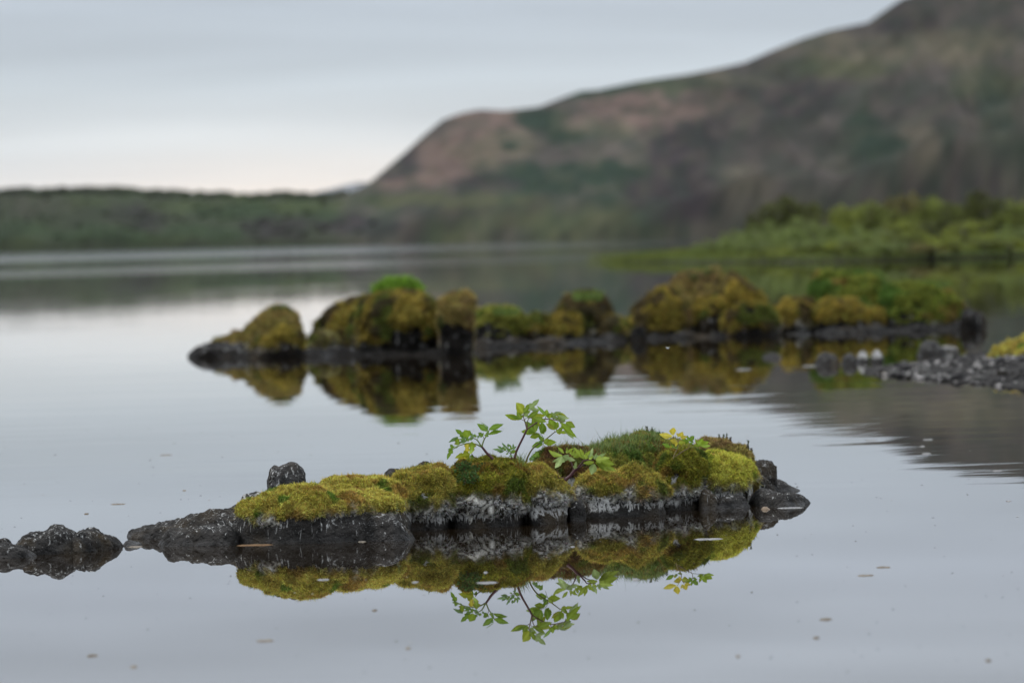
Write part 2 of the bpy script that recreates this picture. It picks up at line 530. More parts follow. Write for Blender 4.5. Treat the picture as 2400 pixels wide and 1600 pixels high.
def far_land():
    pxs = np.linspace(-900, 3300, 560)
    nt = 90
    tt = np.linspace(0, 1.35, nt)
    ys, yr, rp = lerp_list(SHORE_Y, pxs), lerp_list(RIDGE_Y, pxs), lerp_list(RIDGE, pxs)
    V = np.zeros((len(pxs), nt, 3))
    for i, px in enumerate(pxs):
        pr = at(px, rp[i], yr[i])
        d0 = ray(px, 560.0)
        bx = d0[0] / d0[1]
        for j, tv in enumerate(tt):
            Y = ys[i] + (yr[i] - ys[i]) * tv
            if tv <= 1:
                z = pr[2] * (0.18 * sstep(0, 0.06, tv) + 0.82 * (0.55 * tv + 0.45 * sstep(0.05, 1.0, tv)))
            else:
                z = pr[2] * (1 - 0.8 * sstep(1.0, 1.5, tv))
            V[i, j] = (bx * Y, Y, z)
    V = V.reshape(-1, 3)
    T = np.tile(tt, len(pxs))
    n = fbm(V * np.array((0.010, 0.010, 0.03)), 5, 3) - 0.5
    f1, f2 = worley(V * np.array((0.02, 0.012, 0.05)), 5)
    zr = np.repeat(np.array([at(p, r, y)[2] for p, r, y in zip(pxs, rp, yr)]), nt)
    k = sstep(0.0, 0.1, T) * (1 - sstep(0.75, 1.0, T)) * np.clip(zr / 60.0, 0.12, 1.0)
    gl = fbm(np.stack([V[:, 0] / V[:, 1] * 180.0 + T * 5.0, T * 3.0, np.zeros(len(V))], 1), 3, 41) - 0.5
    V[:, 2] += k * (n * 15.0 + (f1 - 0.5) * 4.0 + gl * 6.0)
    V[:, 1] += sstep(0, 0.2, T) * n * 20
    V[:, 2] = np.where(T < 0.001, -2.0, np.maximum(V[:, 2], -2.0))
    ppx, ppy = project(V)
    col = land_colour(ppx, ppy, V, 11)
    o = link('hill', make_mesh('hill', V, grid_faces(len(pxs), nt), M_LAND, True, col), kind='structure')
    return V, col, T, ppx


LV, LC, LT, LPX = far_land()

# heath and dwarf birch on the far slopes: a far-off cover that reads as one mass
def blob_proto(seed, n=14):
    r = np.random.default_rng(seed)
    th = np.linspace(0, 2 * math.pi, 7)[:-1]
    v = [(0, 0, 1.0)]
    for zz_, rr in ((0.72, 0.72), (0.25, 1.0)):
        for a in th:
            k = r.uniform(0.75, 1.2)
            v.append((math.cos(a) * rr * k, math.sin(a) * rr * k, zz_ * r.uniform(0.85, 1.15)))
    for a in th:
        v.append((math.cos(a) * 0.7, math.sin(a) * 0.7, -0.2))
    f = []
    for i in range(6):
        j = (i + 1) % 6
        f.append((0, 1 + i, 1 + j))
        for b0 in (1, 7):
            f.append((b0 + i, b0 + 6 + i, b0 + 6 + j))
            f.append((b0 + i, b0 + 6 + j, b0 + j))
    return np.array(v), np.array(f)


def scatter_blobs(name, pts, sizes, cols, mat, seed):
    r = np.random.default_rng(seed)
    protos = [blob_proto(seed + k) for k in range(5)]
    vs, fs, cs, off = [], [], [], 0
    for p, s, c in zip(pts, sizes, cols):
        v, f = protos[r.integers(5)]
        a = r.uniform(0, 6.28)
        rot = np.array(((math.cos(a), -math.sin(a), 0), (math.sin(a), math.cos(a), 0), (0, 0, 1)))
        vs.append((v @ rot.T) * s + p)
        fs.append(f + off)
        cs.append(np.tile(c, (len(v), 1)) * (0.75 + 0.4 * np.clip(v[:, 2:3] * 0 + r.uniform(0, 1), 0, 1)))
        off += len(v)
    return make_mesh(name, np.concatenate(vs), np.concatenate(fs), mat, True, np.concatenate(cs))


greenness = LC[:, 1] - 0.95 * LC[:, 0]
cand = np.where((LT > 0.02) & (LT < 1.01) & (LPX > -500) & (LPX < 2900) & (LPX < 700 + 200 * rng.uniform(0, 1, len(LPX))) & ((LT > 0.9) | (rng.uniform(0, 1, len(LPX)) < 0.12)))[0]
pick = rng.choice(cand, 1100)
sz = rng.uniform(0.3, 0.7, len(pick))
left_ridge = (LPX[pick] < 800) & (LT[pick] > 0.93)
sz = np.where(left_ridge, rng.uniform(0.5, 1.5, len(pick)), sz)
pts = LV[pick] + np.stack([rng.normal(0, 1.5, len(pick)), rng.normal(0, 0.8, len(pick)), np.full(len(pick), -0.1)], 1)
sizes3 = np.stack([sz * rng.uniform(1, 2.2, len(pick)), sz * rng.uniform(1, 2.2, len(pick)), sz], 1)
gc = np.array((0.040, 0.055, 0.032)) * rng.uniform(0.7, 1.4, (len(pick), 1)) * 0.02 + LC[pick] * 1.0
heath = link('heath_cover', scatter_blobs('heath_cover', pts, sizes3, gc, M_LAND, 21), kind='stuff')
heath['label'] = 'dark green dwarf birch and heath covering the far hillside'
heath['category'] = 'heath'


def mountain():
    pxs = np.linspace(300, 1300, 60)
    prof = lerp_list([(300, 470), (560, 466), (700, 458), (745, 448), (790, 438), (830, 427), (880, 424), (960, 430), (1300, 470)], pxs)
    V = []
    for px, py in zip(pxs, prof):
        for k in range(8):
            Y = 26000 + 600 * k
            top = at(px, py, 28400)[2]
            d0 = ray(px, 560)
            V.append((d0[0] / d0[1] * Y, Y, max(-5, top * math.sin(min(k, 4) / 4 * math.pi / 2) - (k > 4) * (k - 4) * 60 - (k == 0) * 5)))
    V = np.array(V)
    V[:, 2] += (fbm(V * 0.001, 3, 8) - 0.5) * 20
    col = np.tile((0.045, 0.055, 0.06), (len(V), 1))
    link('far_mountain', make_mesh('far_mountain', V, grid_faces(60, 8), M_LAND, True, col), kind='structure')


mountain()

# ------------------------------------------------------------------ grassy bank with shrubs on the right
BANK_F = [(1440, 609), (1465, 612), (1500, 615), (1620, 617), (1760, 616), (1900, 616), (2100, 612), (2300, 606), (2500, 600), (2900, 588)]


def bank():
    pxs = np.concatenate([np.linspace(1440, 1560, 24), np.linspace(1570, 2900, 110)])
    fy = lerp_list(BANK_F, pxs)
    nt = 26
    tt = np.linspace(0, 1, nt)
    V = []
    for px, py in zip(pxs, fy):
        p0 = on_water(px, py)
        wdt = np.interp(px, [1440, 1520, 1700, 2000, 2900], [3, 14, 34, 50, 60])
        hmax = np.interp(px, [1440, 1490, 1600, 1800, 2200, 2900], [0.04, 0.10, 0.20, 0.32, 0.42, 0.5])
        dd = ray(px, py)
        for tv in tt:
            Y = p0[1] + wdt * tv
            z = hmax * (sstep(0, 0.10, tv) * 0.35 + 0.65 * sstep(0.03, 0.55, tv)) * (1 - 0.9 * sstep(0.82, 1, tv)) - 0.3 * (tv == 0) - 0.6 * (tv == 1)
            V.append((dd[0] / dd[1] * Y, Y, z))
    V = np.array(V)
    V[:, 1] += (fbm(V * 0.5, 3, 4) - 0.5) * 3.0
    V[:, 2] += (fbm(V * 0.9, 4, 6) - 0.5) * 0.25 * sstep(0.0, 0.2, V[:, 2])
    g = fbm(V * 0.4, 3, 9)[:, None]
    col = np.array((0.070, 0.085, 0.018)) * (1 - g) + np.array((0.045, 0.062, 0.02)) * g
    dk = sstep(0.16, 0.02, V[:, 2] + 0.1 * (fbm(V * 1.2, 2, 3) - 0.5))[:, None]
    col = col * (1 - dk) + np.array((0.022, 0.020, 0.012)) * dk
    link('grassy_bank', make_mesh('grassy_bank', V, grid_faces(len(pxs), nt), M_BANK, True, col), kind='structure')
    return V


BV = bank()


def blades(P, N, D, L, W, col, tips=None, seed=0, bend=0.35):
    """ribbons of two segments: root P, direction D, length L, width W"""
    n = len(P)
    r = np.random.default_rng(seed)
    side = np.cross(D, r.normal(size=(n, 3)))
    side /= np.maximum(np.linalg.norm(side, axis=1, keepdims=True), 1e-9)
    droop = r.normal(size=(n, 3)) * bend
    droop[:, 2] -= bend * 0.5
    L = np.asarray(L)[:, None]
    W = np.asarray(W)[:, None]
    mid = P + D * L * 0.55
    D2 = D + droop
    D2 /= np.maximum(np.linalg.norm(D2, axis=1, keepdims=True), 1e-9)
    tip = mid + D2 * L * 0.5
    V = np.stack([P - side * W * 0.5, P + side * W * 0.5, mid - side * W * 0.42, mid + side * W * 0.42, tip], 1).reshape(-1, 3)
    b0 = np.arange(n)[:, None] * 5
    Q = b0 + np.array([[0, 1, 3, 2]])
    T = b0 + np.array([[2, 3, 4]])
    C = np.repeat(col, 5, axis=0)
    if tips is not None:
        C = C.reshape(n, 5, 3).copy()
        C[:, 4] = tips
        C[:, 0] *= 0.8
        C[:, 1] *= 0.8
        C = C.reshape(-1, 3)
    return V, [Q, T], C


# sedge and grass along the bank, uncountable
sel = BV[(BV[:, 2] > 0.10)]
bp_ = sel[rng.integers(len(sel), size=14000)] + np.stack([rng.normal(0, 0.7, 14000), rng.normal(0, 0.5, 14000), np.zeros(14000)], 1)
fr = BV[(BV[:, 2] > 0.02) & (BV[:, 2] < 0.35)]
bp2 = fr[rng.integers(len(fr), size=6000)] + np.stack([rng.normal(0, 0.5, 6000), rng.normal(0, 0.3, 6000), np.zeros(6000)], 1)
bp_ = np.concatenate([bp_, bp2])
D = np.stack([rng.normal(0, 0.3, len(bp_)), rng.normal(0, 0.3, len(bp_)), np.ones(len(bp_))], 1)
D /= np.linalg.norm(D, axis=1, keepdims=True)
gmix = fbm(bp_ * 0.35, 3, 14)[:, None]
gcol = np.array((0.150, 0.165, 0.030)) * (1.15 - gmix) + np.array((0.055, 0.085, 0.018)) * gmix
gcol *= rng.uniform(0.6, 1.3, (len(bp_), 1))
V, F, C = blades(bp_, None, D, rng.uniform(0.10, 0.26, len(bp_)), rng.uniform(0.02, 0.045, len(bp_)), gcol, seed=5)
o = link('bank_grass', make_mesh('bank_grass', V, F, M_GRASS, False, C), kind='stuff')
o['label'] = 'yellow-green sedge and grass growing along the right-hand bank'
o['category'] = 'grass'


def tube(path, radii, sides=6):
    path = np.asarray(path, float)
    n = len(path)
    tan = np.gradient(path, axis=0)
    tan /= np.maximum(np.linalg.norm(tan, axis=1, keepdims=True), 1e-9)
    ref = np.array((0.31, 0.9, 0.2))
    a = np.cross(tan, ref)
    a /= np.maximum(np.linalg.norm(a, axis=1, keepdims=True), 1e-9)
    c = np.cross(tan, a)
    th = np.linspace(0, 2 * math.pi, sides, endpoint=False)
    ring = a[:, None, :] * np.cos(th)[None, :, None] + c[:, None, :] * np.sin(th)[None, :, None]
    V = (path[:, None, :] + ring * np.asarray(radii)[:, None, None]).reshape(-1, 3)
    F = []
    for i in range(n - 1):
        for j in range(sides):
            k = (j + 1) % sides
            F.append((i * sides + j, i * sides + k, (i + 1) * sides + k, (i + 1) * sides + j))
    cap = len(V)
    V = np.concatenate([V, path[[0, -1]]])
    T = [(cap, (j + 1) % sides, j) for j in range(sides)] + [(cap + 1, (n - 1) * sides + j, (n - 1) * sides + (j + 1) % sides) for j in range(sides)]
    return V, np.array(F), np.array(T)


def shrub_proto(seed, tone):
    """unit shrub about 1 m tall and 1.5 m wide: several stems and a crown of leaf clumps"""
    r = np.random.default_rng(seed)
    Vt, Ft, Tt, off = [], [], [], 0
    tips = []
    for k in range(7):
        a = r.uniform(0, 6.28)
        sp_ = r.uniform(0.25, 0.7)
        e = np.array((math.cos(a) * sp_, math.sin(a) * sp_, r.uniform(0.55, 0.85)))
        path = [np.array((math.cos(a) * 0.05, math.sin(a) * 0.05, -0.05)), e * np.array((0.45, 0.45, 0.5)) + r.normal(0, 0.04, 3), e]
        v, f, tr = tube(path, [0.03, 0.02, 0.006], 5)
        Vt.append(v); Ft.append(f + off); Tt.append(tr + off); off += len(v)
        tips.append(e)
    trunk = make_mesh('trunk', np.concatenate(Vt), [np.concatenate(Ft), np.concatenate(Tt)], M_STEM, True, np.tile((0.05, 0.038, 0.028), (off, 1)))
    # clumps
    cl = []
    for k in range(34):
        a = r.uniform(0, 6.28)
        rad = math.sqrt(r.uniform(0, 1)) * 0.72
        top = 0.92 * math.sqrt(max(0.05, 1 - (rad / 0.86) ** 2))
        cl.append((math.cos(a) * rad, math.sin(a) * rad, top * r.uniform(0.35, 1.0)))
    cl = np.array(cl)
    n = 2600
    ci = r.integers(len(cl), size=n)
    dirs = r.normal(size=(n, 3))
    dirs /= np.linalg.norm(dirs, axis=1, keepdims=True)
    P = cl[ci] + dirs * (r.uniform(0.3, 1.0, (n, 1)) ** 0.5) * r.uniform(0.10, 0.17, (n, 1)) * np.array((1, 1, 0.8))
    P[:, 2] = np.maximum(P[:, 2], 0.03)
    D = dirs * 0.7 + np.array((0, 0, 0.4)) + r.normal(0, 0.3, (n, 3))
    D /= np.linalg.norm(D, axis=1, keepdims=True)
    base = np.array(tone)
    hue = r.uniform(0.7, 1.35, (len(cl), 1))[ci]
    col = base * hue * r.uniform(0.7, 1.3, (n, 1))
    V, F, C = blades(P, None, D, r.uniform(0.05, 0.09, n), r.uniform(0.028, 0.045, n), col, seed=seed, bend=0.5)
    crown = make_mesh('crown', V, F, M_SHRUB, False, C)
    return trunk, crown


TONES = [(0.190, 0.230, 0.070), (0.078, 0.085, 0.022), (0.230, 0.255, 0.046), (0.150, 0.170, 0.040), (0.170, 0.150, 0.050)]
SHP = [shrub_proto(40 + k, tn) for k, tn in enumerate(TONES)]
# px of centre, py of top, half width px, depth, tone, label
SHRUBS = [
    (1600, 584, 46, 203, 2, 'low yellow-green shrub nearest the tip of the right bank'),
    (1672, 562, 48, 199, 0, 'small rounded green shrub second from the bank tip'),
    (1730, 540, 52, 196, 0, 'green shrub below and left of the dark dome-shaped bush'),
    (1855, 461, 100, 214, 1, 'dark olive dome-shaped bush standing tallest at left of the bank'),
    (1800, 520, 66, 197, 0, 'grey-green shrub in front of the dark dome-shaped bush'),
    (1892, 512, 72, 193, 0, 'pale green shrub just right of and below the dark dome'),
    (1968, 488, 66, 200, 2, 'bright green shrub filling the dip right of the dark dome'),
    (2040, 470, 70, 205, 3, 'olive shrub rising right of the dip in the bush line'),
    (2110, 457, 74, 208, 4, 'brownish-green shrub topping the middle of the bank'),
    (2030, 530, 70, 188, 0, 'mid green shrub low on the slope below the dip'),
    (2120, 520, 76, 190, 2, 'yellow-green shrub in the middle of the bank slope'),
    (2190, 459, 74, 206, 3, 'olive shrub second from the tallest right-hand bush'),
    (2205, 505, 74, 194, 1, 'dark shrub in the hollow of the right slope'),
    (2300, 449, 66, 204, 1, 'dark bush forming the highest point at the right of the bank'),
    (2290, 520, 80, 188, 2, 'bright green shrub under the highest right-hand bush'),
    (2372, 466, 62, 202, 3, 'olive bush at the right edge of the photo on the ridge'),
    (2385, 530, 74, 186, 0, 'green shrub at the right edge low by the water'),
    (2440, 470, 80, 204, 4, 'brownish bush cut off by the right edge of the photo'),
    (1905, 556, 58, 181, 0, 'grey-green shrub at the waterline under the pale green one'),
    (2010, 560, 54, 180, 3, 'olive low shrub beside the lowest bright green one'),
    (2075, 562, 56, 179, 0, 'mid green low shrub by the water in the middle bank'),
    (2110, 545, 60, 183, 3, 'olive shrub just behind the middle low shrubs'),
    (2240, 560, 60, 180, 2, 'bright green low shrub right of the brown-green one'),
    (2310, 556, 60, 180, 3, 'olive low shrub second from the right edge by the water'),
    (2370, 560, 58, 179, 2, 'bright low shrub at the right edge closest to the water'),
    (1785, 562, 56, 183, 0, 'grey-green low shrub left of the waterline shrub below the dome'),
    (1960, 566, 60, 182, 2, 'lowest bright green shrub close to the water mid-bank'),
    (1845, 572, 60, 184, 2, 'yellow-green low shrub at the waterline below the dome'),
    (2180, 568, 64, 180, 4, 'brown-green low shrub at the waterline right of centre bank'),
]
for i, (px, py, hw, Y, tn, lab) in enumerate(SHRUBS):
    fy_ = on_water(px, float(lerp_list(BANK_F, px)))[1]
    Y = fy_ + 2.0 + max(0.0, Y - 179.0) * 0.55
    top = at(px, py, Y)
    w = 1.12 * hw * Y / FPX
    z0 = max(0.05, min(0.28, top[2] - 0.4))
    root = link('shrub', None, loc=(top[0], top[1], z0))
    hgt = (top[2] - z0) / 0.95
    root.scale = (w / 0.78, w / 0.78, hgt)
    root.rotation_euler = (0, 0, i * 1.7)
    tag(root, lab, 'shrub', 'shrubs on the right-hand bank')
    link('trunk', SHP[tn][0], root)
    link('crown', SHP[tn][1], root)

# ------------------------------------------------------------------ stones and moss
GOLD = dict(a=(0.586, 0.445, 0.095), b=(0.354, 0.323, 0.052), c=(0.134, 0.201, 0.029), d=(0.354, 0.220, 0.056), w=(0.5, 0.2, 0.12))
OLIVE = dict(a=(0.432, 0.342, 0.072), b=(0.240, 0.222, 0.033), c=(0.126, 0.144, 0.024), d=(0.288, 0.180, 0.044), w=(0.5, 0.25, 0.2))
DEEP = dict(a=(0.265, 0.236, 0.030), b=(0.149, 0.155, 0.015), c=(0.081, 0.109, 0.015), d=(0.184, 0.109, 0.025), w=(0.5, 0.3, 0.2))
LIME = dict(a=(0.598, 0.517, 0.090), b=(0.356, 0.362, 0.038), c=(0.230, 0.270, 0.028), d=(0.414, 0.287, 0.063), w=(0.5, 0.25, 0.1))
RUST = dict(a=(0.196, 0.103, 0.034), b=(0.115, 0.098, 0.021), c=(0.086, 0.121, 0.021), d=(0.109, 0.052, 0.025), w=(0.5, 0.25, 0.35))
HEATHY = dict(a=(0.333, 0.230, 0.079), b=(0.218, 0.190, 0.048), c=(0.109, 0.127, 0.036), d=(0.196, 0.127, 0.053), w=(0.5, 0.25, 0.3))
GREENY = dict(a=(0.310, 0.287, 0.053), b=(0.161, 0.184, 0.032), c=(0.092, 0.149, 0.025), d=(0.230, 0.138, 0.038), w=(0.5, 0.4, 0.2))
BLEACH = np.array((0.620, 0.595, 0.530))
STRAW = np.array((0.250, 0.210, 0.120))


def moss_colour(P, pal, zb, sc, seed, want_k=False):
    A, B, Cc, Dd = (np.array(pal[k]) for k in 'abcd')
    n1 = fbm(P * (26 / sc), 3, seed)[:, None]
    n2 = fbm(P * (11 / sc) + 5.0, 3, seed + 4)
    n3 = fbm(P * (14 / sc) + 9.0, 3, seed + 8)
    c = A * n1 * 1.0 + B * (1 - n1)
    k = sstep(0.62 - 0.25 * pal['w'][1], 0.70 - 0.2 * pal['w'][1], n2)[:, None]
    c = c * (1 - k) + Cc * k
    k = sstep(0.66 - 0.3 * pal['w'][2], 0.74 - 0.25 * pal['w'][2], n3)[:, None]
    c = c * (1 - 0.85 * k) + Dd * 0.85 * k
    hz = P[:, 2] + 0.10 * sc * (fbm(P * (9 / sc), 3, seed + 12) - 0.5) + 0.05 * sc * (fbm(P * (45 / sc), 2, seed + 13) - 0.5)
    k = sstep(zb + 0.030 * sc, zb - 0.005 * sc, hz)[:, None]
    c = c * (1 - 0.6 * k) + STRAW * 0.6 * k
    k = sstep(zb + 0.008 * sc, zb - 0.022 * sc, hz)[:, None]
    c = c * (1 - k) + BLEACH * k
    return (c, k[:, 0]) if want_k else c


NB = [0]
TURF = []


def stone(name, label, prof, front, th, n=2.8, lump=0.020, moss=None, mat=None, sc=1.0, seed=1, group=None, cat='rock',
          zb=-0.10, ends=5.0, facet=0.0, lean=0.0, square=0.8):
    """A stone lofted along its length: prof is the skyline in photo units, front the waterline; th its depth in metres.
       With moss: an Empty with the parts stone, moss (> shoots)."""
    step = 0.0065 * sc
    prof = sorted(prof)
    f3 = np.array([on_water(*p) for p in front])
    Yc = float(np.mean(f3[:, 1])) + th * 0.45
    pw = np.array([at(px, py, Yc) for px, py in prof])
    x0, x1 = pw[0, 0], pw[-1, 0]
    tm = (moss['t'] if moss else 0.0)
    if moss:
        x0, x1 = x0 + tm * 0.5, x1 - tm * 0.5
    nx = max(14, int((x1 - x0) / step))
    s = 0.5 - 0.5 * np.cos(np.linspace(0, math.pi, nx)) * 0.35 - 0.5 * np.linspace(1, -1, nx) * 0.65
    s = (s - s[0]) / (s[-1] - s[0])
    X = x0 + (x1 - x0) * s
    zt = np.interp(X, pw[:, 0], pw[:, 2]) - tm * 1.25
    yf = np.interp(X, f3[:, 0], f3[:, 1])
    e = (1 - np.abs(2 * s - 1) ** ends) ** (1.0 / ends)
    hw = th * 0.5 * (1 - np.abs(2 * s - 1) ** (2.2 + 2.5 * square)) ** 0.5
    hw = np.maximum(hw, 0.004 * sc)
    yc = yf + th * 0.5
    hmax = float(np.max(zt))
    nt = max(16, int((th + 2.2 * hmax) / step))
    # denser to the front and the top
    u = np.linspace(0, 1, nt)
    tth = math.pi * (u ** 1.0)
    ex = 2.0 / n
    ct = np.sign(np.cos(tth)) * np.abs(np.cos(tth)) ** ex
    st = np.abs(np.sin(tth)) ** ex
    Xg = np.repeat(X[:, None], nt, 1)
    Yg = yc[:, None] - hw[:, None] * ct[None, :]
    ztop = zb + (zt - zb) * e
    Zg = zb + (ztop[:, None] - zb) * st[None, :]
    Yg = Yg + lean * (Zg - zb)
    V = np.stack([Xg, Yg, Zg], -1).reshape(-1, 3)
    Q = grid_faces(nx, nt)[:, ::-1]
    N = vnormals(V, Q)
    if np.mean(N[:, 2]) < 0:
        Q = Q[:, ::-1]
        N = -N
    dv = (fbm(V * (8 / sc), 4, seed) - 0.5) * 2.2 * lump + (fbm(V * (38 / sc), 3, seed + 3) - 0.5) * 0.55 * lump
    if facet:
        f1, f2 = worley(V * (11 / sc), seed + 20)
        dv += facet * (np.minimum(f2 - f1, 0.35) - 0.18)
        dv += facet * 0.35 * (fbm(V * (70 / sc), 2, seed + 5) - 0.5)
    V = V + N * dv[:, None]
    N = vnormals(V, Q)
    base = np.array(((x0 + x1) / 2, float(np.mean(yc)), 0.0))
    if not moss:
        o = link(name, make_mesh(name, V - base, Q, mat or M_ROCK), loc=base)
        tag(o, label, cat, group)
        return o
    root = link(name, None, loc=base)
    tag(root, label, cat, group)
    link('stone', make_mesh('stone', V - base, Q, mat or M_ROCKW), root)
    # moss mat
    z0 = moss['z0']
    mz = V[:, 2] + 0.07 * sc * (fbm(V * (9 / sc), 4, seed + 30) - 0.5) + 0.035 * sc * (fbm(V * (40 / sc), 2, seed + 33) - 0.5)
    mask = sstep(z0 - 0.012 * sc, z0 + 0.016 * sc, mz)
    mask *= sstep(-0.75, -0.2, N[:, 2])
    # bare and torn places, mostly on the steep faces
    steep = sstep(0.75, 0.15, N[:, 2])
    mask *= 1 - sstep(0.60 - 0.05 * steep, 0.66 - 0.05 * steep, fbm(V * (15 / sc), 4, seed + 35)) * (0.35 + 0.65 * steep) * moss.get('torn', 1.0)
    if 'xr' in moss:
        mask *= sstep(moss['xr'][0], moss['xr'][1], V[:, 0] + 0.05 * sc * (fbm(V * (14 / sc), 3, seed + 37) - 0.5))
    f1, f2 = worley(V * (17 / sc), seed + 40)
    th_m = moss['t'] * (0.55 + 0.9 * fbm(V * (13 / sc), 3, seed + 44) - 0.95 * np.minimum(f1, 0.9) + 0.5)
    f1b, _ = worley(V * (46 / sc), seed + 60)
    th_m = th_m + sc * 0.006 * (0.6 - np.minimum(f1b, 1.0)) + sc * 0.016 * (fbm(V * (24 / sc), 2, seed + 47) - 0.5)
    C = V + N * (th_m * mask - 0.006 * sc * (1 - mask))[:, None]
    keep = (mask[Q] > 0.06).any(1)
    Qk = Q[keep]
    used, inv = np.unique(Qk, return_inverse=True)
    CV, CQ = C[used], inv.reshape(-1, 4)
    TURF.append(np.concatenate([CV, N[used]], 1))
    zbl = moss['zb']
    colr, kb = moss_colour(CV, moss['pal'], zbl, sc, seed, True)
    colr = colr * 0.42 * (1 - kb[:, None]) + (np.array((0.030, 0.026, 0.020)) + np.array((0.46, 0.445, 0.40)) * sstep(0.48, 0.60, fbm(CV * (95 / sc), 3, seed + 80))[:, None]) * kb[:, None]  # turf colour darkened to paint shade in the gaps between shoots
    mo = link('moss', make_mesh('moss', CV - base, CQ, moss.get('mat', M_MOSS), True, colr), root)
    # shoots
    a, b2, c2, d2 = (CV[CQ[:, k]] for k in range(4))
    fn = np.cross(c2 - a, d2 - b2)
    ar = 0.5 * np.linalg.norm(fn, axis=1)
    fnn = fn / np.maximum(2 * ar[:, None], 1e-12)
    wgt = ar * np.where(fnn[:, 1] > 0.45, 0.25, 1.0) * mask[used][CQ].mean(1)
    dens = moss.get('dens', 210000.0)
    cnt = int(min(moss.get('max', 52000), dens * wgt.sum() / sc ** 2))
    if cnt > 10:
        cdf = np.cumsum(wgt)
        fi = np.searchsorted(cdf, rng.uniform(0, cdf[-1], cnt))
        fi = np.minimum(fi, len(CQ) - 1)
        uu, vv = rng.uniform(0, 1, (cnt, 1)), rng.uniform(0, 1, (cnt, 1))
        P = (a[fi] * (1 - uu) + b2[fi] * uu) * (1 - vv) + (d2[fi] * (1 - uu) + c2[fi] * uu) * vv
        Nn = fnn[fi]
        tuft = np.stack([fbm(P * (55 / sc) + 13.0 * k, 2, seed + 50 + k) - 0.5 for k in range(3)], 1) * 3.2
        D = Nn * 0.75 + tuft + rng.normal(0, 0.35, (cnt, 3))
        side_f = sstep(0.6, -0.1, Nn[:, 2])
        bl = sstep(zbl + 0.03 * sc, zbl - 0.02 * sc, P[:, 2])
        D[:, 2] += 0.25 - side_f * 0.75 - bl * 0.15
        D += rng.normal(0, 0.5, (cnt, 3)) * bl[:, None]
        D /= np.linalg.norm(D, axis=1, keepdims=True)
        L = moss.get('len', 0.0105) * sc * rng.uniform(0.6, 1.4, cnt) * (1 + 0.45 * bl)
        W = moss.get('wid', 0.0021) * sc * rng.uniform(0.7, 1.3, cnt) * (1 - 0.45 * bl)
        bc, bk = moss_colour(P, moss['pal'], zbl, sc, seed, True)
        bc = bc * rng.uniform(0.40, 1.6, (cnt, 1)) * (0.40 + 1.2 * fbm(P * (75 / sc), 2, seed + 70)[:, None])  # noise darkens patches of shoots, painting shaded gaps into the moss colour
        drop = (bk > 0.5) & (rng.uniform(0, 1, cnt) < 0.60)
        L = L * np.where(bk > 0.5, 0.75, 1.0) * np.where(rng.uniform(0, 1, cnt) < 0.06, 1.8, 1.0)
        bc *= (1 + rng.normal(0, 0.10, (cnt, 3)))
        bc = np.clip(bc, 0.004, 0.6)
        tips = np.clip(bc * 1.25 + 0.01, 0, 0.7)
        ok = ~drop
        P, Nn, D, L, W, bc, tips = P[ok], Nn[ok], D[ok], L[ok], W[ok], bc[ok], tips[ok]
        cnt = len(P)
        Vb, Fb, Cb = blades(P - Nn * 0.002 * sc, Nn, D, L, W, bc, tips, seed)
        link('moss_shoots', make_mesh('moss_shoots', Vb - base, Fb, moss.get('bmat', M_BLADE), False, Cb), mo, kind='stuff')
        NB[0] += cnt
    return root


def MS(pal, t=0.020, z0=0.05, zb=0.10, **k):
    d = dict(pal=pal, t=t, z0=z0, zb=zb - 0.012)
    d.update(k)
    return d


# --- islet, left to right
stone('lava_stone', 'small dark block cut off by the left photo edge', [(-40, 1300), (-34, 1262), (0, 1258), (22, 1258), (27, 1264), (31, 1300)], [(-40, 1290), (31, 1288)], 0.16, seed=2, facet=0.027)
stone('lava_stone', 'low black stone with pale stain at waterline, leftmost group, front', [(-60, 1300), (-30, 1279), (10, 1277), (34, 1280), (60, 1284), (84, 1300)], [(-60, 1311), (84, 1306)], 0.16, seed=3, facet=0.020)
stone('lava_boulder', 'rough black lava boulder left of the seam in the leftmost group', [(25, 1296), (36, 1265), (58, 1251), (80, 1247), (100, 1242), (113, 1235), (130, 1231), (142, 1230), (158, 1235), (169, 1240), (182, 1246), (192, 1290)],
      [(25, 1303), (79, 1301), (192, 1296)], 0.34, seed=4, facet=0.030)
stone('lava_boulder', 'rough black lava boulder right of the seam in the leftmost group', [(168, 1290), (176, 1244), (186, 1239), (200, 1237), (224, 1238), (242, 1248), (264, 1257), (279, 1270), (290, 1292)],
      [(168, 1297), (230, 1291), (290, 1286)], 0.28, seed=5, facet=0.030)
stone('lava_stone', 'tiny flat stone awash between the black boulders and the slab', [(282, 1280), (292, 1268), (310, 1265), (328, 1268), (342, 1281)], [(282, 1281), (342, 1281)], 0.16, seed=6, facet=0.014, lump=0.01)
stone('lava_slab', 'long dark sloping slab rising towards the mossy islet', [(280, 1262), (286, 1246), (297, 1239), (343, 1232), (395, 1226), (411, 1219), (448, 1211), (490, 1202), (527, 1195), (548, 1190), (580, 1195), (590, 1260)],
      [(280, 1264), (590, 1262)], 0.32, seed=7, facet=0.027)
stone('lava_boulder', 'rounded black lava lobe with white rim in front of the slab', [(360, 1278), (366, 1256), (376, 1248), (392, 1239), (422, 1242), (460, 1239), (500, 1234), (540, 1233), (556, 1243), (564, 1278)],
      [(360, 1281), (564, 1280)], 0.30, seed=8, facet=0.027, mat=M_ROCK)
stone('lava_stone', 'small squared block lying on top of the sloping slab', [(508, 1205), (512, 1190), (528, 1185), (545, 1182), (562, 1176), (572, 1205)], [(508, 1258), (572, 1258)], 0.16, seed=9, facet=0.020)
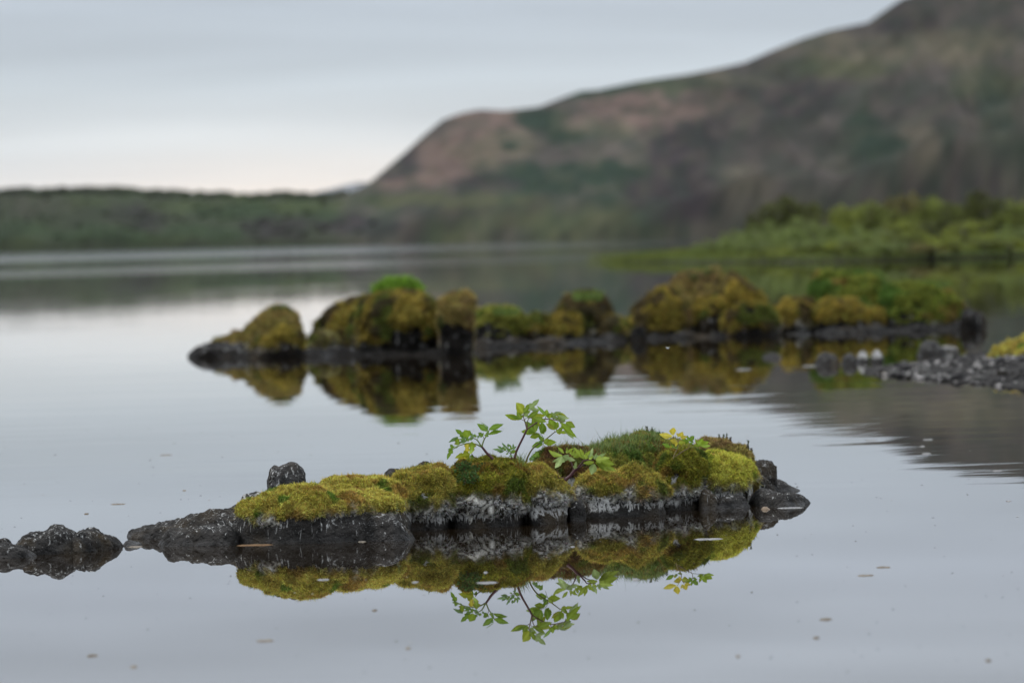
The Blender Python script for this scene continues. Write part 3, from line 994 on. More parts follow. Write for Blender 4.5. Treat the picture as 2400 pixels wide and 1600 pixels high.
stone('lava_stone', 'white-stained dark stone behind the left end of the golden moss', [(548, 1200), (555, 1172), (568, 1160), (582, 1154), (612, 1152), (640, 1154), (655, 1200)], [(548, 1252), (655, 1252)], 0.20, seed=10, facet=0.030, mat=M_ROCKW)
stone('standing_stone', 'upright dark stone with white streaks standing behind golden moss', [(624, 1200), (627, 1122), (629, 1103), (636, 1095), (644, 1089), (653, 1091), (664, 1087), (678, 1084), (690, 1084), (698, 1088), (712, 1098), (718, 1112), (722, 1124), (727, 1200)],
      [(624, 1247), (727, 1245)], 0.17, seed=11, facet=0.018, n=3.0, ends=8.0, mat=M_GREY, lump=0.012)
stone('mossy_boulder', 'broad low boulder capped with golden moss at left of islet', [(538, 1262), (544, 1188), (561, 1174), (591, 1164), (622, 1154), (634, 1148), (663, 1140), (704, 1136), (734, 1134), (758, 1138), (800, 1143), (860, 1150), (920, 1162), (955, 1186), (970, 1225), (976, 1262)],
      [(538, 1277), (663, 1275), (830, 1270), (976, 1260)], 0.42, n=2.9, seed=12, ends=7.0, mat=M_ROCK, moss=MS(GOLD, 0.020, 0.088, 0.096, max=60000))
stone('mossy_boulder', 'golden moss hump behind the broad low boulder', [(748, 1200), (754, 1134), (766, 1119), (806, 1118), (847, 1116), (877, 1113), (908, 1116), (928, 1122), (944, 1136), (960, 1165), (968, 1240)],
      [(748, 1256), (968, 1247)], 0.40, n=2.6, seed=13, ends=8.0, moss=MS(GOLD, 0.022, 0.08, 0.10))
stone('lava_boulder', 'dark pointed stone leaning against the golden moss boulder in front', [(830, 1268), (842, 1240), (858, 1218), (872, 1208), (890, 1203), (908, 1203), (926, 1208), (940, 1224), (960, 1245), (984, 1270)],
      [(830, 1269), (920, 1269), (984, 1266)], 0.22, n=2.1, seed=14, facet=0.016, lump=0.010)
stone('lava_stone', 'small dark stone behind moss, right end of golden hump', [(893, 1130), (900, 1106), (915, 1099), (932, 1097), (945, 1100), (954, 1130)], [(893, 1228), (954, 1226)], 0.14, seed=15, facet=0.027, mat=M_ROCKW)
stone('lava_stone', 'dark stone with white flecks behind the narrow olive moss boulder', [(962, 1130), (968, 1091), (980, 1084), (1000, 1081), (1015, 1087), (1024, 1130)], [(962, 1226), (1024, 1222)], 0.16, seed=16, facet=0.027, mat=M_ROCKW)
stone('mossy_boulder', 'narrow olive mossy boulder with white skirt left of the tall plant', [(918, 1236), (925, 1110), (938, 1102), (957, 1097), (980, 1094), (1003, 1093), (1029, 1095), (1043, 1108), (1054, 1140), (1061, 1180), (1066, 1236)],
      [(918, 1246), (971, 1242), (1066, 1239)], 0.40, n=3.8, seed=17, ends=8.0, moss=MS(OLIVE, 0.022, 0.046, 0.100))
stone('mossy_boulder', 'big rounded moss boulder carrying the tall red-stemmed plant', [(1046, 1232), (1050, 1088), (1062, 1083), (1084, 1078), (1107, 1076), (1141, 1072), (1175, 1073), (1205, 1077), (1226, 1088), (1240, 1104), (1246, 1130), (1246, 1232)],
      [(1046, 1238), (1150, 1235), (1246, 1230)], 0.52, n=3.6, seed=18, ends=9.0, moss=MS(DEEP, 0.028, 0.052, 0.105))
stone('mossy_boulder', 'moss boulder left of the dark cleft, with ragged white fringe', [(1230, 1226), (1235, 1096), (1246, 1090), (1258, 1089), (1279, 1100), (1302, 1114), (1322, 1134), (1333, 1154), (1338, 1226)],
      [(1230, 1231), (1338, 1223)], 0.42, n=3.4, seed=19, ends=8.0, moss=MS(OLIVE, 0.022, 0.058, 0.105))
stone('lava_stone', 'narrow black stone at the foot of the dark cleft', [(1334, 1222), (1338, 1178), (1352, 1172), (1364, 1176), (1370, 1222)], [(1334, 1221), (1370, 1219)], 0.18, n=3.2, seed=20, facet=0.016)
stone('mossy_hummock', 'rust-brown mossy hummock behind the dark cleft', [(1244, 1150), (1252, 1082), (1262, 1067), (1290, 1053), (1320, 1047), (1350, 1046), (1385, 1050), (1410, 1070), (1425, 1150)],
      [(1244, 1207), (1425, 1200)], 0.40, n=2.7, seed=21, ends=9.0, moss=MS(RUST, 0.020, 0.05, 0.06))
stone('mossy_hummock', 'long grassy hummock on top of the islet behind the front boulders', [(1330, 1150), (1345, 1060), (1365, 1048), (1402, 1042), (1430, 1034), (1457, 1030), (1472, 1020), (1490, 1017), (1511, 1015), (1539, 1019), (1552, 1030), (1590, 1036), (1622, 1042), (1645, 1060), (1655, 1150)],
      [(1330, 1203), (1655, 1180)], 0.50, n=2.6, seed=22, ends=8.0, moss=MS(GREENY, 0.022, 0.05, 0.06))
stone('mossy_boulder', 'wide olive moss boulder right of the dark cleft, white band below', [(1346, 1210), (1350, 1120), (1358, 1111), (1389, 1103), (1443, 1099), (1475, 1093), (1492, 1089), (1511, 1100), (1538, 1111), (1549, 1135), (1560, 1172), (1569, 1208)],
      [(1346, 1216), (1370, 1215), (1568, 1207)], 0.40, n=3.6, seed=23, ends=8.0, moss=MS(OLIVE, 0.024, 0.058, 0.100))
stone('mossy_boulder', 'deep olive moss boulder below the yellow-leaved plant', [(1540, 1196), (1548, 1066), (1562, 1056), (1580, 1051), (1620, 1046), (1640, 1058), (1650, 1090), (1652, 1130), (1656, 1192)],
      [(1540, 1200), (1645, 1192)], 0.42, n=3.6, seed=24, ends=8.0, moss=MS(DEEP, 0.022, 0.050, 0.105))
stone('mossy_boulder', 'bright yellow-green moss boulder at right of islet', [(1640, 1188), (1646, 1070), (1662, 1061), (1688, 1062), (1715, 1068), (1735, 1082), (1748, 1110), (1752, 1150), (1756, 1188)],
      [(1640, 1191), (1756, 1185)], 0.36, n=3.3, seed=25, ends=8.0, moss=MS(LIME, 0.024, 0.066, 0.098))
stone('mossy_boulder', 'bright lime moss knob just right of the yellow-green boulder', [(1694, 1184), (1700, 1070), (1712, 1063), (1729, 1066), (1748, 1075), (1765, 1096), (1773, 1118), (1775, 1182)],
      [(1694, 1181), (1775, 1175)], 0.34, n=2.7, seed=26, ends=8.0, moss=MS(LIME, 0.022, 0.066, 0.098))
stone('mossy_hummock', 'rusty heathy hummock at the back right of the islet', [(1622, 1140), (1632, 1048), (1650, 1027), (1675, 1026), (1702, 1029), (1721, 1043), (1743, 1045), (1764, 1053), (1775, 1066), (1782, 1140)],
      [(1622, 1172), (1782, 1163)], 0.42, n=2.7, seed=27, ends=8.0, moss=MS(HEATHY, 0.022, 0.05, 0.06))
stone('lava_boulder', 'dark craggy rock behind the right end of the moss', [(1755, 1165), (1765, 1090), (1781, 1080), (1794, 1085), (1806, 1091), (1815, 1101), (1817, 1120), (1820, 1165)], [(1755, 1166), (1816, 1160)], 0.30, n=3.0, ends=9, seed=28, facet=0.041, mat=M_ROCK)
stone('lava_stone', 'dark wedge tapering right behind the rightmost stone', [(1790, 1150), (1800, 1118), (1814, 1120), (1831, 1126), (1844, 1134), (1862, 1143), (1872, 1149), (1886, 1156)], [(1790, 1156), (1886, 1153)], 0.26, n=2.2, ends=8, seed=29, facet=0.020, lump=0.008)
stone('lava_boulder', 'rightmost low black stone tapering into the water', [(1756, 1186), (1766, 1164), (1775, 1153), (1785, 1146), (1799, 1149), (1819, 1153), (1844, 1154), (1867, 1155), (1882, 1161), (1896, 1169), (1906, 1186)],
      [(1756, 1186), (1844, 1191), (1906, 1183)], 0.34, n=2.1, seed=30, ends=6, facet=0.022, lump=0.010)
stone('lava_stone', 'black stone under the bright moss, left of the rightmost stone', [(1662, 1190), (1676, 1170), (1690, 1161), (1704, 1158), (1730, 1159), (1745, 1165), (1756, 1176), (1768, 1190)], [(1662, 1195), (1768, 1189)], 0.24, n=2.2, seed=31, facet=0.022, lump=0.010)
stone('lava_stone', 'small black stone under the deep olive moss boulder', [(1638, 1192), (1643, 1156), (1654, 1149), (1668, 1157), (1679, 1168), (1684, 1192)], [(1638, 1197), (1684, 1193)], 0.20, n=2.4, seed=32, facet=0.019)
M_TAN = rock_material('tan_pebble', 0.04, 0.12, 0.2, dark=(0.16, 0.11, 0.07), light=(0.30, 0.22, 0.15))
stone('pebble', 'little tan pebble at the waterline of the rightmost stone', [(1782, 1194), (1788, 1187), (1797, 1186), (1804, 1190), (1810, 1194)], [(1782, 1194), (1810, 1194)], 0.06, n=2.2, seed=33, lump=0.004, cat='pebble',
      mat=M_TAN, zb=-0.02)

# ------------------------------------------------------------------ the blurred row of rocks farther out
OCHRE = dict(a=(0.430, 0.310, 0.055), b=(0.165, 0.140, 0.028), c=(0.120, 0.140, 0.026), d=(0.070, 0.050, 0.030), w=(0.5, 0.25, 0.55))
MEADOW = dict(a=(0.220, 0.220, 0.034), b=(0.110, 0.165, 0.024), c=(0.080, 0.145, 0.022), d=(0.210, 0.140, 0.034), w=(0.5, 0.4, 0.25))
SM = 2.6


def MM(pal=OCHRE, t=0.05, z0=0.13, zb=0.10, **k):
    return MS(pal, t, z0, zb, mat=M_MOSSM, torn=1.0, len=0.009, wid=0.0042, dens=90000.0, max=9000, **k)


def far_stone(name, label, prof, front, th, moss=None, seed=1, **k):
    kw = dict(lump=0.042, facet=0.075, sc=SM, zb=-0.25, mat=M_ROCKM, ends=6.0)
    kw.update(k)
    return stone(name, label, prof, front, th, moss=moss, seed=seed, **kw)


far_stone('lava_slab', 'blurred black slab tapering left at the end of the far rock row', [(432, 838), (440, 820), (462, 810), (500, 806), (560, 808), (620, 815), (690, 820), (716, 836)], [(434, 840), (716, 834)], 1.0, seed=61, facet=0.07, lump=0.04, n=3.0)
far_stone('mossy_boulder', 'blurred wedge-shaped mossy rock at left of the far row', [(462, 836), (490, 806), (545, 786), (590, 760), (622, 732), (642, 720), (666, 718), (690, 728), (702, 765), (716, 832)], [(470, 836), (707, 830)], 0.9, moss=MM(HEATHY, 0.035, 0.08, 0.06), seed=62, n=2.1, ends=16, lump=0.035, facet=0.05, square=1.5)
far_stone('mossy_boulder', 'blurred low moss lobe in front of the far wedge-shaped rock', [(560, 838), (590, 800), (625, 774), (662, 758), (692, 766), (710, 800), (716, 838)], [(560, 841), (716, 836)], 0.6, moss=MM(OCHRE, 0.035, 0.09, 0.06), seed=63, n=2.4)
far_stone('lava_ledge', 'blurred low dark ledge joining the far wedge and the cave rock', [(676, 843), (690, 825), (720, 819), (760, 825), (800, 815), (860, 823), (920, 817), (980, 825), (1040, 819), (1090, 827), (1102, 841)], [(676, 838), (890, 834), (1102, 832)], 0.9, seed=89, facet=0.07, lump=0.04, n=3.0)
far_stone('mossy_boulder', 'blurred small pale mossy stone left of the far cave rock', [(706, 832), (716, 800), (732, 781), (760, 774), (786, 780), (794, 806), (798, 830)], [(706, 832), (798, 829)], 0.6, moss=MM(dict(OCHRE, a=(0.25, 0.22, 0.07), b=(0.19, 0.17, 0.06)), 0.04, 0.07, 0.05), seed=64)
far_stone('mossy_boulder', 'blurred ochre mossy shoulder at left of the far cave rock', [(736, 826), (742, 766), (752, 746), (791, 714), (830, 701), (862, 692), (885, 700), (900, 824)], [(736, 828), (900, 826)], 0.9, moss=MM(OCHRE, 0.035, 0.07, 0.05), seed=65, n=3.4, ends=10)
far_stone('mossy_boulder', 'blurred largest mossy rock with dark hollow under it, far row', [(838, 824), (848, 702), (869, 690), (910, 684), (948, 680), (999, 690), (1030, 712), (1042, 760), (1046, 822)], [(838, 833), (1046, 829)], 1.1, moss=MM(OCHRE, 0.035, 0.11, 0.07), seed=66, n=3.8, ends=12, lean=-0.28)
far_stone('mossy_boulder', 'blurred dark pillar rock with moss cap right of the cave rock', [(1030, 824), (1036, 700), (1046, 692), (1065, 688), (1096, 685), (1104, 694), (1108, 740), (1112, 826)], [(1030, 833), (1112, 831)], 0.8, moss=MM(HEATHY, 0.03, 0.30, 0.1), seed=67, n=4.2, ends=18, lump=0.03, square=2.0)
far_stone('lava_ledge', 'blurred low dark ledge between the pillar and the small dome', [(1090, 823), (1104, 803), (1130, 793), (1160, 801), (1200, 793), (1250, 799), (1300, 791), (1330, 801), (1370, 791), (1400, 799), (1440, 787), (1465, 797), (1490, 809)], [(1090, 818), (1300, 810), (1490, 799)], 0.9, seed=68, facet=0.07, lump=0.04, n=3.2)
far_stone('mossy_boulder', 'blurred low green-topped moss mound right of the far pillar', [(1096, 806), (1106, 748), (1118, 731), (1151, 720), (1190, 718), (1214, 721), (1230, 740), (1238, 804)], [(1096, 807), (1238, 803)], 0.8, moss=MM(GREENY, 0.035, 0.07, 0.05), seed=69)
far_stone('mossy_boulder', 'blurred small ochre moss mound left of the far dome', [(1222, 804), (1232, 744), (1253, 736), (1280, 738), (1294, 756), (1300, 802)], [(1222, 803), (1300, 800)], 0.7, moss=MM(OCHRE, 0.035, 0.07, 0.05), seed=70)
far_stone('mossy_boulder', 'blurred dome-shaped mossy rock standing alone mid row', [(1290, 798), (1300, 757), (1318, 706), (1351, 687), (1385, 681), (1418, 690), (1437, 722), (1446, 750), (1452, 796)], [(1290, 804), (1452, 797)], 0.9, moss=MM(OCHRE, 0.035, 0.07, 0.05), seed=71, n=2.5)
far_stone('mossy_boulder', 'blurred little mossy stone at right foot of the far dome', [(1410, 798), (1420, 752), (1440, 744), (1465, 750), (1476, 776), (1482, 796)], [(1410, 801), (1482, 797)], 0.5, moss=MM(OCHRE, 0.04, 0.07, 0.05), seed=72)
far_stone('lava_stone', 'blurred whitish stone at the foot of the big lumpy mound', [(1474, 796), (1484, 768), (1500, 762), (1515, 768), (1524, 796)], [(1474, 800), (1524, 797)], 0.4, seed=73, facet=0.07, lump=0.04)
far_stone('lava_ledge', 'blurred black ledge under the big lumpy mound', [(1466, 801), (1480, 787), (1530, 781), (1560, 789), (1610, 777), (1660, 789), (1700, 779), (1760, 785), (1790, 775), (1825, 781), (1846, 795)], [(1466, 797), (1846, 786)], 1.0, seed=74, facet=0.07, lump=0.04, n=3.2)
far_stone('mossy_boulder', 'blurred left ochre shoulder of the big lumpy mound', [(1468, 788), (1476, 744), (1494, 715), (1532, 682), (1560, 664), (1590, 680), (1604, 786)], [(1468, 795), (1604, 791)], 0.9, moss=MM(OCHRE, 0.035, 0.07, 0.05), seed=75, n=2.5)
far_stone('mossy_boulder', 'blurred brownish peak of the big lumpy mound', [(1548, 780), (1566, 665), (1585, 640), (1615, 633), (1651, 636), (1700, 632), (1722, 640), (1745, 664), (1760, 780)], [(1548, 784), (1760, 779)], 1.1, moss=MM(HEATHY, 0.035, 0.07, 0.05), seed=76, n=2.6)
far_stone('mossy_boulder', 'blurred ochre lump at front centre of the big mound', [(1618, 778), (1640, 714), (1668, 692), (1700, 690), (1726, 708), (1738, 776)], [(1618, 789), (1738, 786)], 0.7, moss=MM(OCHRE, 0.035, 0.16, 0.07), seed=77, n=2.5, lean=-0.3)
far_stone('mossy_boulder', 'blurred ochre right flank of the big lumpy mound', [(1690, 784), (1712, 650), (1737, 654), (1780, 687), (1804, 724), (1830, 757), (1838, 784)], [(1690, 790), (1838, 786)], 0.9, moss=MM(OCHRE, 0.035, 0.07, 0.05), seed=78, n=2.5)
far_stone('lava_ledge', 'blurred long black ledge under the green grassy mounds at right', [(1822, 793), (1836, 777), (1880, 773), (1900, 779), (1960, 769), (2010, 775), (2050, 765), (2100, 771), (2150, 761), (2200, 767), (2250, 757), (2306, 759), (2322, 779)], [(1822, 787), (2050, 780), (2322, 771)], 1.0, seed=79, facet=0.07, lump=0.04, n=3.4)
far_stone('mossy_boulder', 'blurred small rusty moss lump at left of the green mounds', [(1814, 776), (1822, 712), (1850, 698), (1888, 702), (1902, 722), (1912, 774)], [(1814, 783), (1912, 780)], 0.8, moss=MM(OCHRE, 0.035, 0.07, 0.05), seed=80)
far_stone('mossy_boulder', 'blurred taller grassy green mound of the far row', [(1880, 774), (1904, 664), (1923, 640), (1970, 637), (2018, 636), (2060, 650), (2085, 670), (2100, 772)], [(1880, 779), (2100, 774)], 1.2, moss=MM(MEADOW, 0.035, 0.07, 0.05), seed=81, n=2.4)
far_stone('mossy_boulder', 'blurred lower ochre slope in front of the taller green mound', [(1890, 776), (1915, 716), (1960, 700), (2010, 702), (2060, 716), (2090, 774)], [(1890, 781), (2090, 776)], 0.7, moss=MM(OCHRE, 0.035, 0.07, 0.05), seed=82, n=2.3)
far_stone('mossy_boulder', 'blurred long grassy mound at the right end of the far row', [(2050, 772), (2068, 664), (2113, 660), (2185, 661), (2223, 680), (2250, 708), (2264, 730), (2272, 768)], [(2050, 777), (2272, 770)], 1.1, moss=MM(MEADOW, 0.035, 0.07, 0.05), seed=83, n=2.4)
far_stone('lava_stone', 'blurred bare brown stone at the right end of the far row', [(2246, 768), (2256, 728), (2288, 722), (2312, 732), (2320, 766)], [(2246, 774), (2320, 770)], 0.7, seed=84, facet=0.07, lump=0.04)

# leafy clump on the largest far rock
def leafy_clump():
    c = at(932, 690, 54.0)
    n = 900
    a = rng.uniform(0, 6.28, n)
    rr = np.sqrt(rng.uniform(0, 1, n))
    P = np.stack([c[0] + np.cos(a) * rr * 0.23, c[1] + 0.1 + np.sin(a) * rr * 0.22, c[2] + 0.155 * np.sqrt(np.maximum(0.0, 1 - rr ** 2)) * rng.uniform(0.3, 1, n)], 1)
    D = np.stack([np.cos(a) * 0.6, np.sin(a) * 0.6, np.full(n, 0.8)], 1) + rng.normal(0, 0.35, (n, 3))
    D /= np.linalg.norm(D, axis=1, keepdims=True)
    col = np.array((0.165, 0.285, 0.030)) * rng.uniform(0.7, 1.3, (n, 1))
    V, F, C = blades(P, None, D, rng.uniform(0.04, 0.08, n), rng.uniform(0.015, 0.03, n), col, seed=3)
    base = np.array((c[0], c[1] + 0.1, c[2] - 0.03))
    root = link('leafy_plant', None, loc=base)
    tag(root, 'blurred bright green leafy clump crowning the largest far rock', 'plant')
    link('foliage', make_mesh('foliage', V - base, F, M_GRASS, False, C), root, kind='stuff')
    v, f, tr = tube([(0, 0, -0.08), (0.01, 0, 0.03), (0.0, 0.01, 0.10)], [0.03, 0.022, 0.01], 6)
    link('stem', make_mesh('stem', v, [f, tr], M_STEM, True, np.tile((0.08, 0.10, 0.03), (len(v), 1))), root)


leafy_clump()

# grass on the green mounds of the far row
gp = []
for px0, px1, py0, py1, Yd, n in ((1910, 2070, 636, 652, 61.6, 2600), (2070, 2225, 660, 672, 62.0, 2200), (1345, 1410, 682, 690, 54.8, 240), (1155, 1215, 719, 724, 54.3, 130)):
    for k in range(n):
        p = at(rng.uniform(px0, px1), rng.uniform(py0, py1) + 8, Yd + rng.normal(0, 0.25))
        gp.append(p)
gp = np.array(gp)
D = np.stack([rng.normal(0, 0.4, len(gp)), rng.normal(0, 0.4, len(gp)), np.ones(len(gp))], 1)
D /= np.linalg.norm(D, axis=1, keepdims=True)
V, F, C = blades(gp - np.array((0, 0, 0.03)), None, D, rng.uniform(0.05, 0.12, len(gp)), rng.uniform(0.008, 0.014, len(gp)), np.array((0.105, 0.150, 0.030)) * rng.uniform(0.6, 1.4, (len(gp), 1)), seed=9)
o = link('mound_grass', make_mesh('mound_grass', V, F, M_GRASS, False, C), kind='stuff')
o['label'] = 'short green grass on top of the far mounds'
o['category'] = 'grass'

# ------------------------------------------------------------------ gravel spit at right
SPIT = [(2030, 878), (2110, 884), (2180, 892), (2300, 902), (2400, 916), (2600, 940), (2900, 975)]


def spit_h(tv, px):
    k = np.interp(px, [2030, 2120, 2250, 2400, 2900], [0.01, 0.02, 0.055, 0.09, 0.2])
    return k * sstep(0.0, 0.5, tv) * (1 - sstep(0.75, 1.0, tv)) - 0.05 * (tv <= 0.0) - 0.08 * (tv >= 1)


def spit_point(px, tv):
    p0 = on_water(px, float(lerp_list(SPIT, px)))
    wd = float(np.interp(px, [2030, 2150, 2300, 2900], [1.5, 4.2, 7.5, 12]))
    Y = p0[1] + wd * tv
    return np.array((p0[0] / p0[1] * Y, Y, float(spit_h(np.array(tv), px))))


pxs = np.linspace(2030, 2900, 120)
V = np.array([spit_point(px, tv) for px in pxs for tv in np.linspace(0, 1, 40)])
V[:, 2] += (fbm(V * 3.0, 4, 31) - 0.52) * 0.07
V[:, 1] += (fbm(V * 1.2, 3, 35) - 0.5) * 1.2
col = np.array((0.028, 0.026, 0.024)) * (0.6 + 0.9 * fbm(V * 6, 3, 7)[:, None])
link('gravel_spit', make_mesh('gravel_spit', V, grid_faces(120, 40), M_BANK, True, col), kind='structure')


def pebble_mesh(name, seed, mat, colr=None):
    v, f = blob_proto(seed)
    lv = make_mesh(name, v, f, mat, True, None if colr is None else np.tile(colr, (len(v), 1)))
    return lv


PEBM = []
for k in range(6):
    tone = [(0.014, 0.013, 0.013), (0.028, 0.026, 0.025), (0.20, 0.19, 0.18), (0.022, 0.019, 0.015), (0.08, 0.076, 0.07), (0.32, 0.29, 0.26)][k]
    PEBM.append(pebble_mesh('gravel_stone', 90 + k, M_FLECK, tone))
PLAB = ['black rounded stone of the blurred gravel spit', 'dark grey stone of the blurred gravel spit', 'pale grey stone of the blurred gravel spit', 'brownish black stone of the blurred gravel spit',
        'mid grey stone of the blurred gravel spit', 'whitish stone of the blurred gravel spit']
for k in range(120):
    px = rng.uniform(2060, 2440)
    tv = rng.uniform(0.0, 0.85)
    p = spit_point(px, tv)
    kk = int(rng.choice([0, 1, 2, 3, 4, 5], p=[0.27, 0.22, 0.12, 0.17, 0.14, 0.08]))
    o = link('gravel_stone', PEBM[kk], loc=(p[0], p[1], max(p[2], 0) + 0.004))
    s_ = rng.uniform(0.018, 0.042) * (0.6 if kk in (2, 5) else 1.0)
    o.scale = (s_ * rng.uniform(0.8, 1.5), s_ * rng.uniform(0.8, 1.4), s_ * rng.uniform(0.6, 1.0))
    o.rotation_euler = (0, 0, rng.uniform(0, 6.28))
    tag(o, PLAB[kk], 'stone', PLAB[kk].split(' of ')[0] + 's on the spit')
n = 2200
gpt = np.array([spit_point(rng.uniform(2050, 2500), rng.uniform(0.0, 0.9)) for _ in range(n)])
gs = rng.uniform(0.006, 0.020, n)
gcl = np.array((0.040, 0.037, 0.035)) * np.where(rng.uniform(0, 1, n) < 0.16, rng.uniform(4.0, 11.0, n), rng.uniform(0.4, 1.8, n))[:, None]
o = link('gravel', scatter_blobs('gravel', gpt, np.stack([gs * 1.3, gs * 1.3, gs], 1), gcl, M_FLECK, 77), kind='stuff')
o['label'] = 'fine dark gravel with white grains covering the right-hand spit'
o['category'] = 'gravel'
far_stone('lava_stone', 'blurred dark stone with tan top at the tip of the gravel spit', [(2150, 838), (2156, 806), (2172, 796), (2192, 797), (2212, 818), (2222, 836)], [(2150, 836), (2222, 834)], 0.35, seed=86, facet=0.03, lump=0.02, mat=M_ROCK, zb=-0.1)
far_stone('mossy_boulder', 'blurred golden moss cushion at right edge above the gravel spit', [(2336, 822), (2352, 800), (2385, 788), (2420, 784), (2470, 788), (2490, 820)], [(2330, 838), (2490, 832)], 0.6, moss=MM(GOLD, 0.035, 0.08, 0.02), seed=87, zb=-0.1, lump=0.03)
far_stone('mossy_boulder', 'blurred flat golden moss cushion at right edge nearer the water', [(2296, 846), (2312, 826), (2350, 814), (2400, 810), (2470, 816), (2490, 844)], [(2296, 862), (2490, 866)], 0.5, moss=MM(GOLD, 0.04, 0.06, 0.02), seed=88, zb=-0.1, lump=0.03)
SPST = [((1908, 857), (1918, 832), (1940, 824), (1962, 830), (1974, 857), 'blurred black stone, largest of the line left of the spit', M_ROCK),
        ((1970, 855), (1978, 836), (1992, 828), (2004, 834), (2012, 855), 'blurred black stone second in the line left of the spit', M_ROCK),
        ((2008, 850), (2014, 828), (2022, 820), (2030, 828), (2036, 850), 'blurred white-topped stone, left one of a pair before the spit', M_ROCKW),
        ((2040, 850), (2046, 828), (2055, 820), (2064, 828), (2070, 850), 'blurred white-topped stone, right one of a pair before the spit', M_ROCKW),
        ((1784, 840), (1796, 830), (1810, 826), (1824, 830), (1836, 840), 'blurred flat dark stone barely above water, leftmost of the line', M_ROCK),
        ((2196, 826), (2206, 812), (2222, 806), (2240, 810), (2252, 826), 'blurred grey stone behind the tan-topped stone on the spit', M_ROCKW)]
for k, (a, b_, c, d, e_, lab, mt) in enumerate(SPST):
    far_stone('lava_stone', lab, [a, b_, c, d, e_], [(a[0], a[1] - 1), (e_[0], e_[1] - 1)], 0.2, seed=100 + k, facet=0.02, lump=0.015, mat=mt, zb=-0.08, n=2.3)

# ------------------------------------------------------------------ plants of the islet
LEAF_OUT = [(0.0, 0.05), (0.08, 0.34), (0.17, 0.56), (0.24, 0.60), (0.30, 0.82), (0.38, 0.84), (0.44, 1.0), (0.52, 0.93), (0.58, 0.98), (0.66, 0.76), (0.71, 0.78), (0.79, 0.50), (0.84, 0.50), (0.92, 0.22), (1.0, 0.0)]


LEAF_TRI = [(0.0, 0.06), (0.08, 0.34), (0.16, 0.70), (0.23, 0.82), (0.30, 1.0), (0.36, 0.96), (0.41, 0.58), (0.47, 0.48), (0.53, 0.66), (0.60, 0.64), (0.66, 0.66), (0.74, 0.48), (0.80, 0.46), (0.90, 0.22), (1.0, 0.0)]


def leaf_mesh(B, T, wr, rl, col, fold=0.25, curl=0.12, tilt=0.0, edge=None):
    """toothed leaflet from base B to tip T (world), wr = width / length"""
    ax = T - B
    L = np.linalg.norm(ax)
    ax = ax / L
    view = np.array((0, 1.0, -0.05))
    sd = np.cross(ax, view)
    sd /= max(np.linalg.norm(sd), 1e-6)
    sd = sd * math.cos(tilt) + np.cross(ax, sd) * math.sin(tilt)
    nm = np.cross(sd, ax)
    V, C = [], []
    col = np.array(col)
    rib = np.clip(col * 1.25 + 0.02, 0, 1)
    ed = col if edge is None else np.array(edge)
    out = LEAF_TRI if (wr > 0.42 and rl.uniform() < 0.55) else LEAF_OUT
    for s_, w_ in out:
        arch = curl * L * math.sin(math.pi * min(1.0, s_ * 0.9)) - curl * 0.8 * L * s_ * s_
        mid = B + ax * L * s_ + nm * arch
        hw = wr * L * 0.5 * w_
        for k, fr in ((-1, 1.0), (-1, 0.5), (0, 0), (1, 0.5), (1, 1.0)):
            jit = rl.uniform(0.92, 1.06) if fr == 1.0 else 1.0
            V.append(mid + sd * k * hw * fr * jit + nm * fold * hw * fr * (1.0 if fr < 1 else 0.75) - ax * (0.05 * L * (fr == 1.0) * w_))
            C.append((rib if k == 0 else (ed if fr == 1.0 else col)))
    n = len(LEAF_OUT)
    Q = grid_faces(n, 5)
    return np.array(V), Q, np.array(C)


def smooth_path(pts, m=5):
    pts = np.asarray(pts, float)
    if len(pts) < 3:
        return np.array([pts[0] + (pts[-1] - pts[0]) * k / m for k in range(m + 1)])
    P = np.vstack([2 * pts[0] - pts[1], pts, 2 * pts[-1] - pts[-2]])
    out = []
    for i in range(1, len(P) - 2):
        for k in range(m):
            u = k / m
            a, b_, c, d = P[i - 1], P[i], P[i + 1], P[i + 2]
            out.append(0.5 * ((2 * b_) + (-a + c) * u + (2 * a - 5 * b_ + 4 * c - d) * u * u + (-a + 3 * b_ - 3 * c + d) * u ** 3))
    out.append(P[-2])
    return np.array(out)


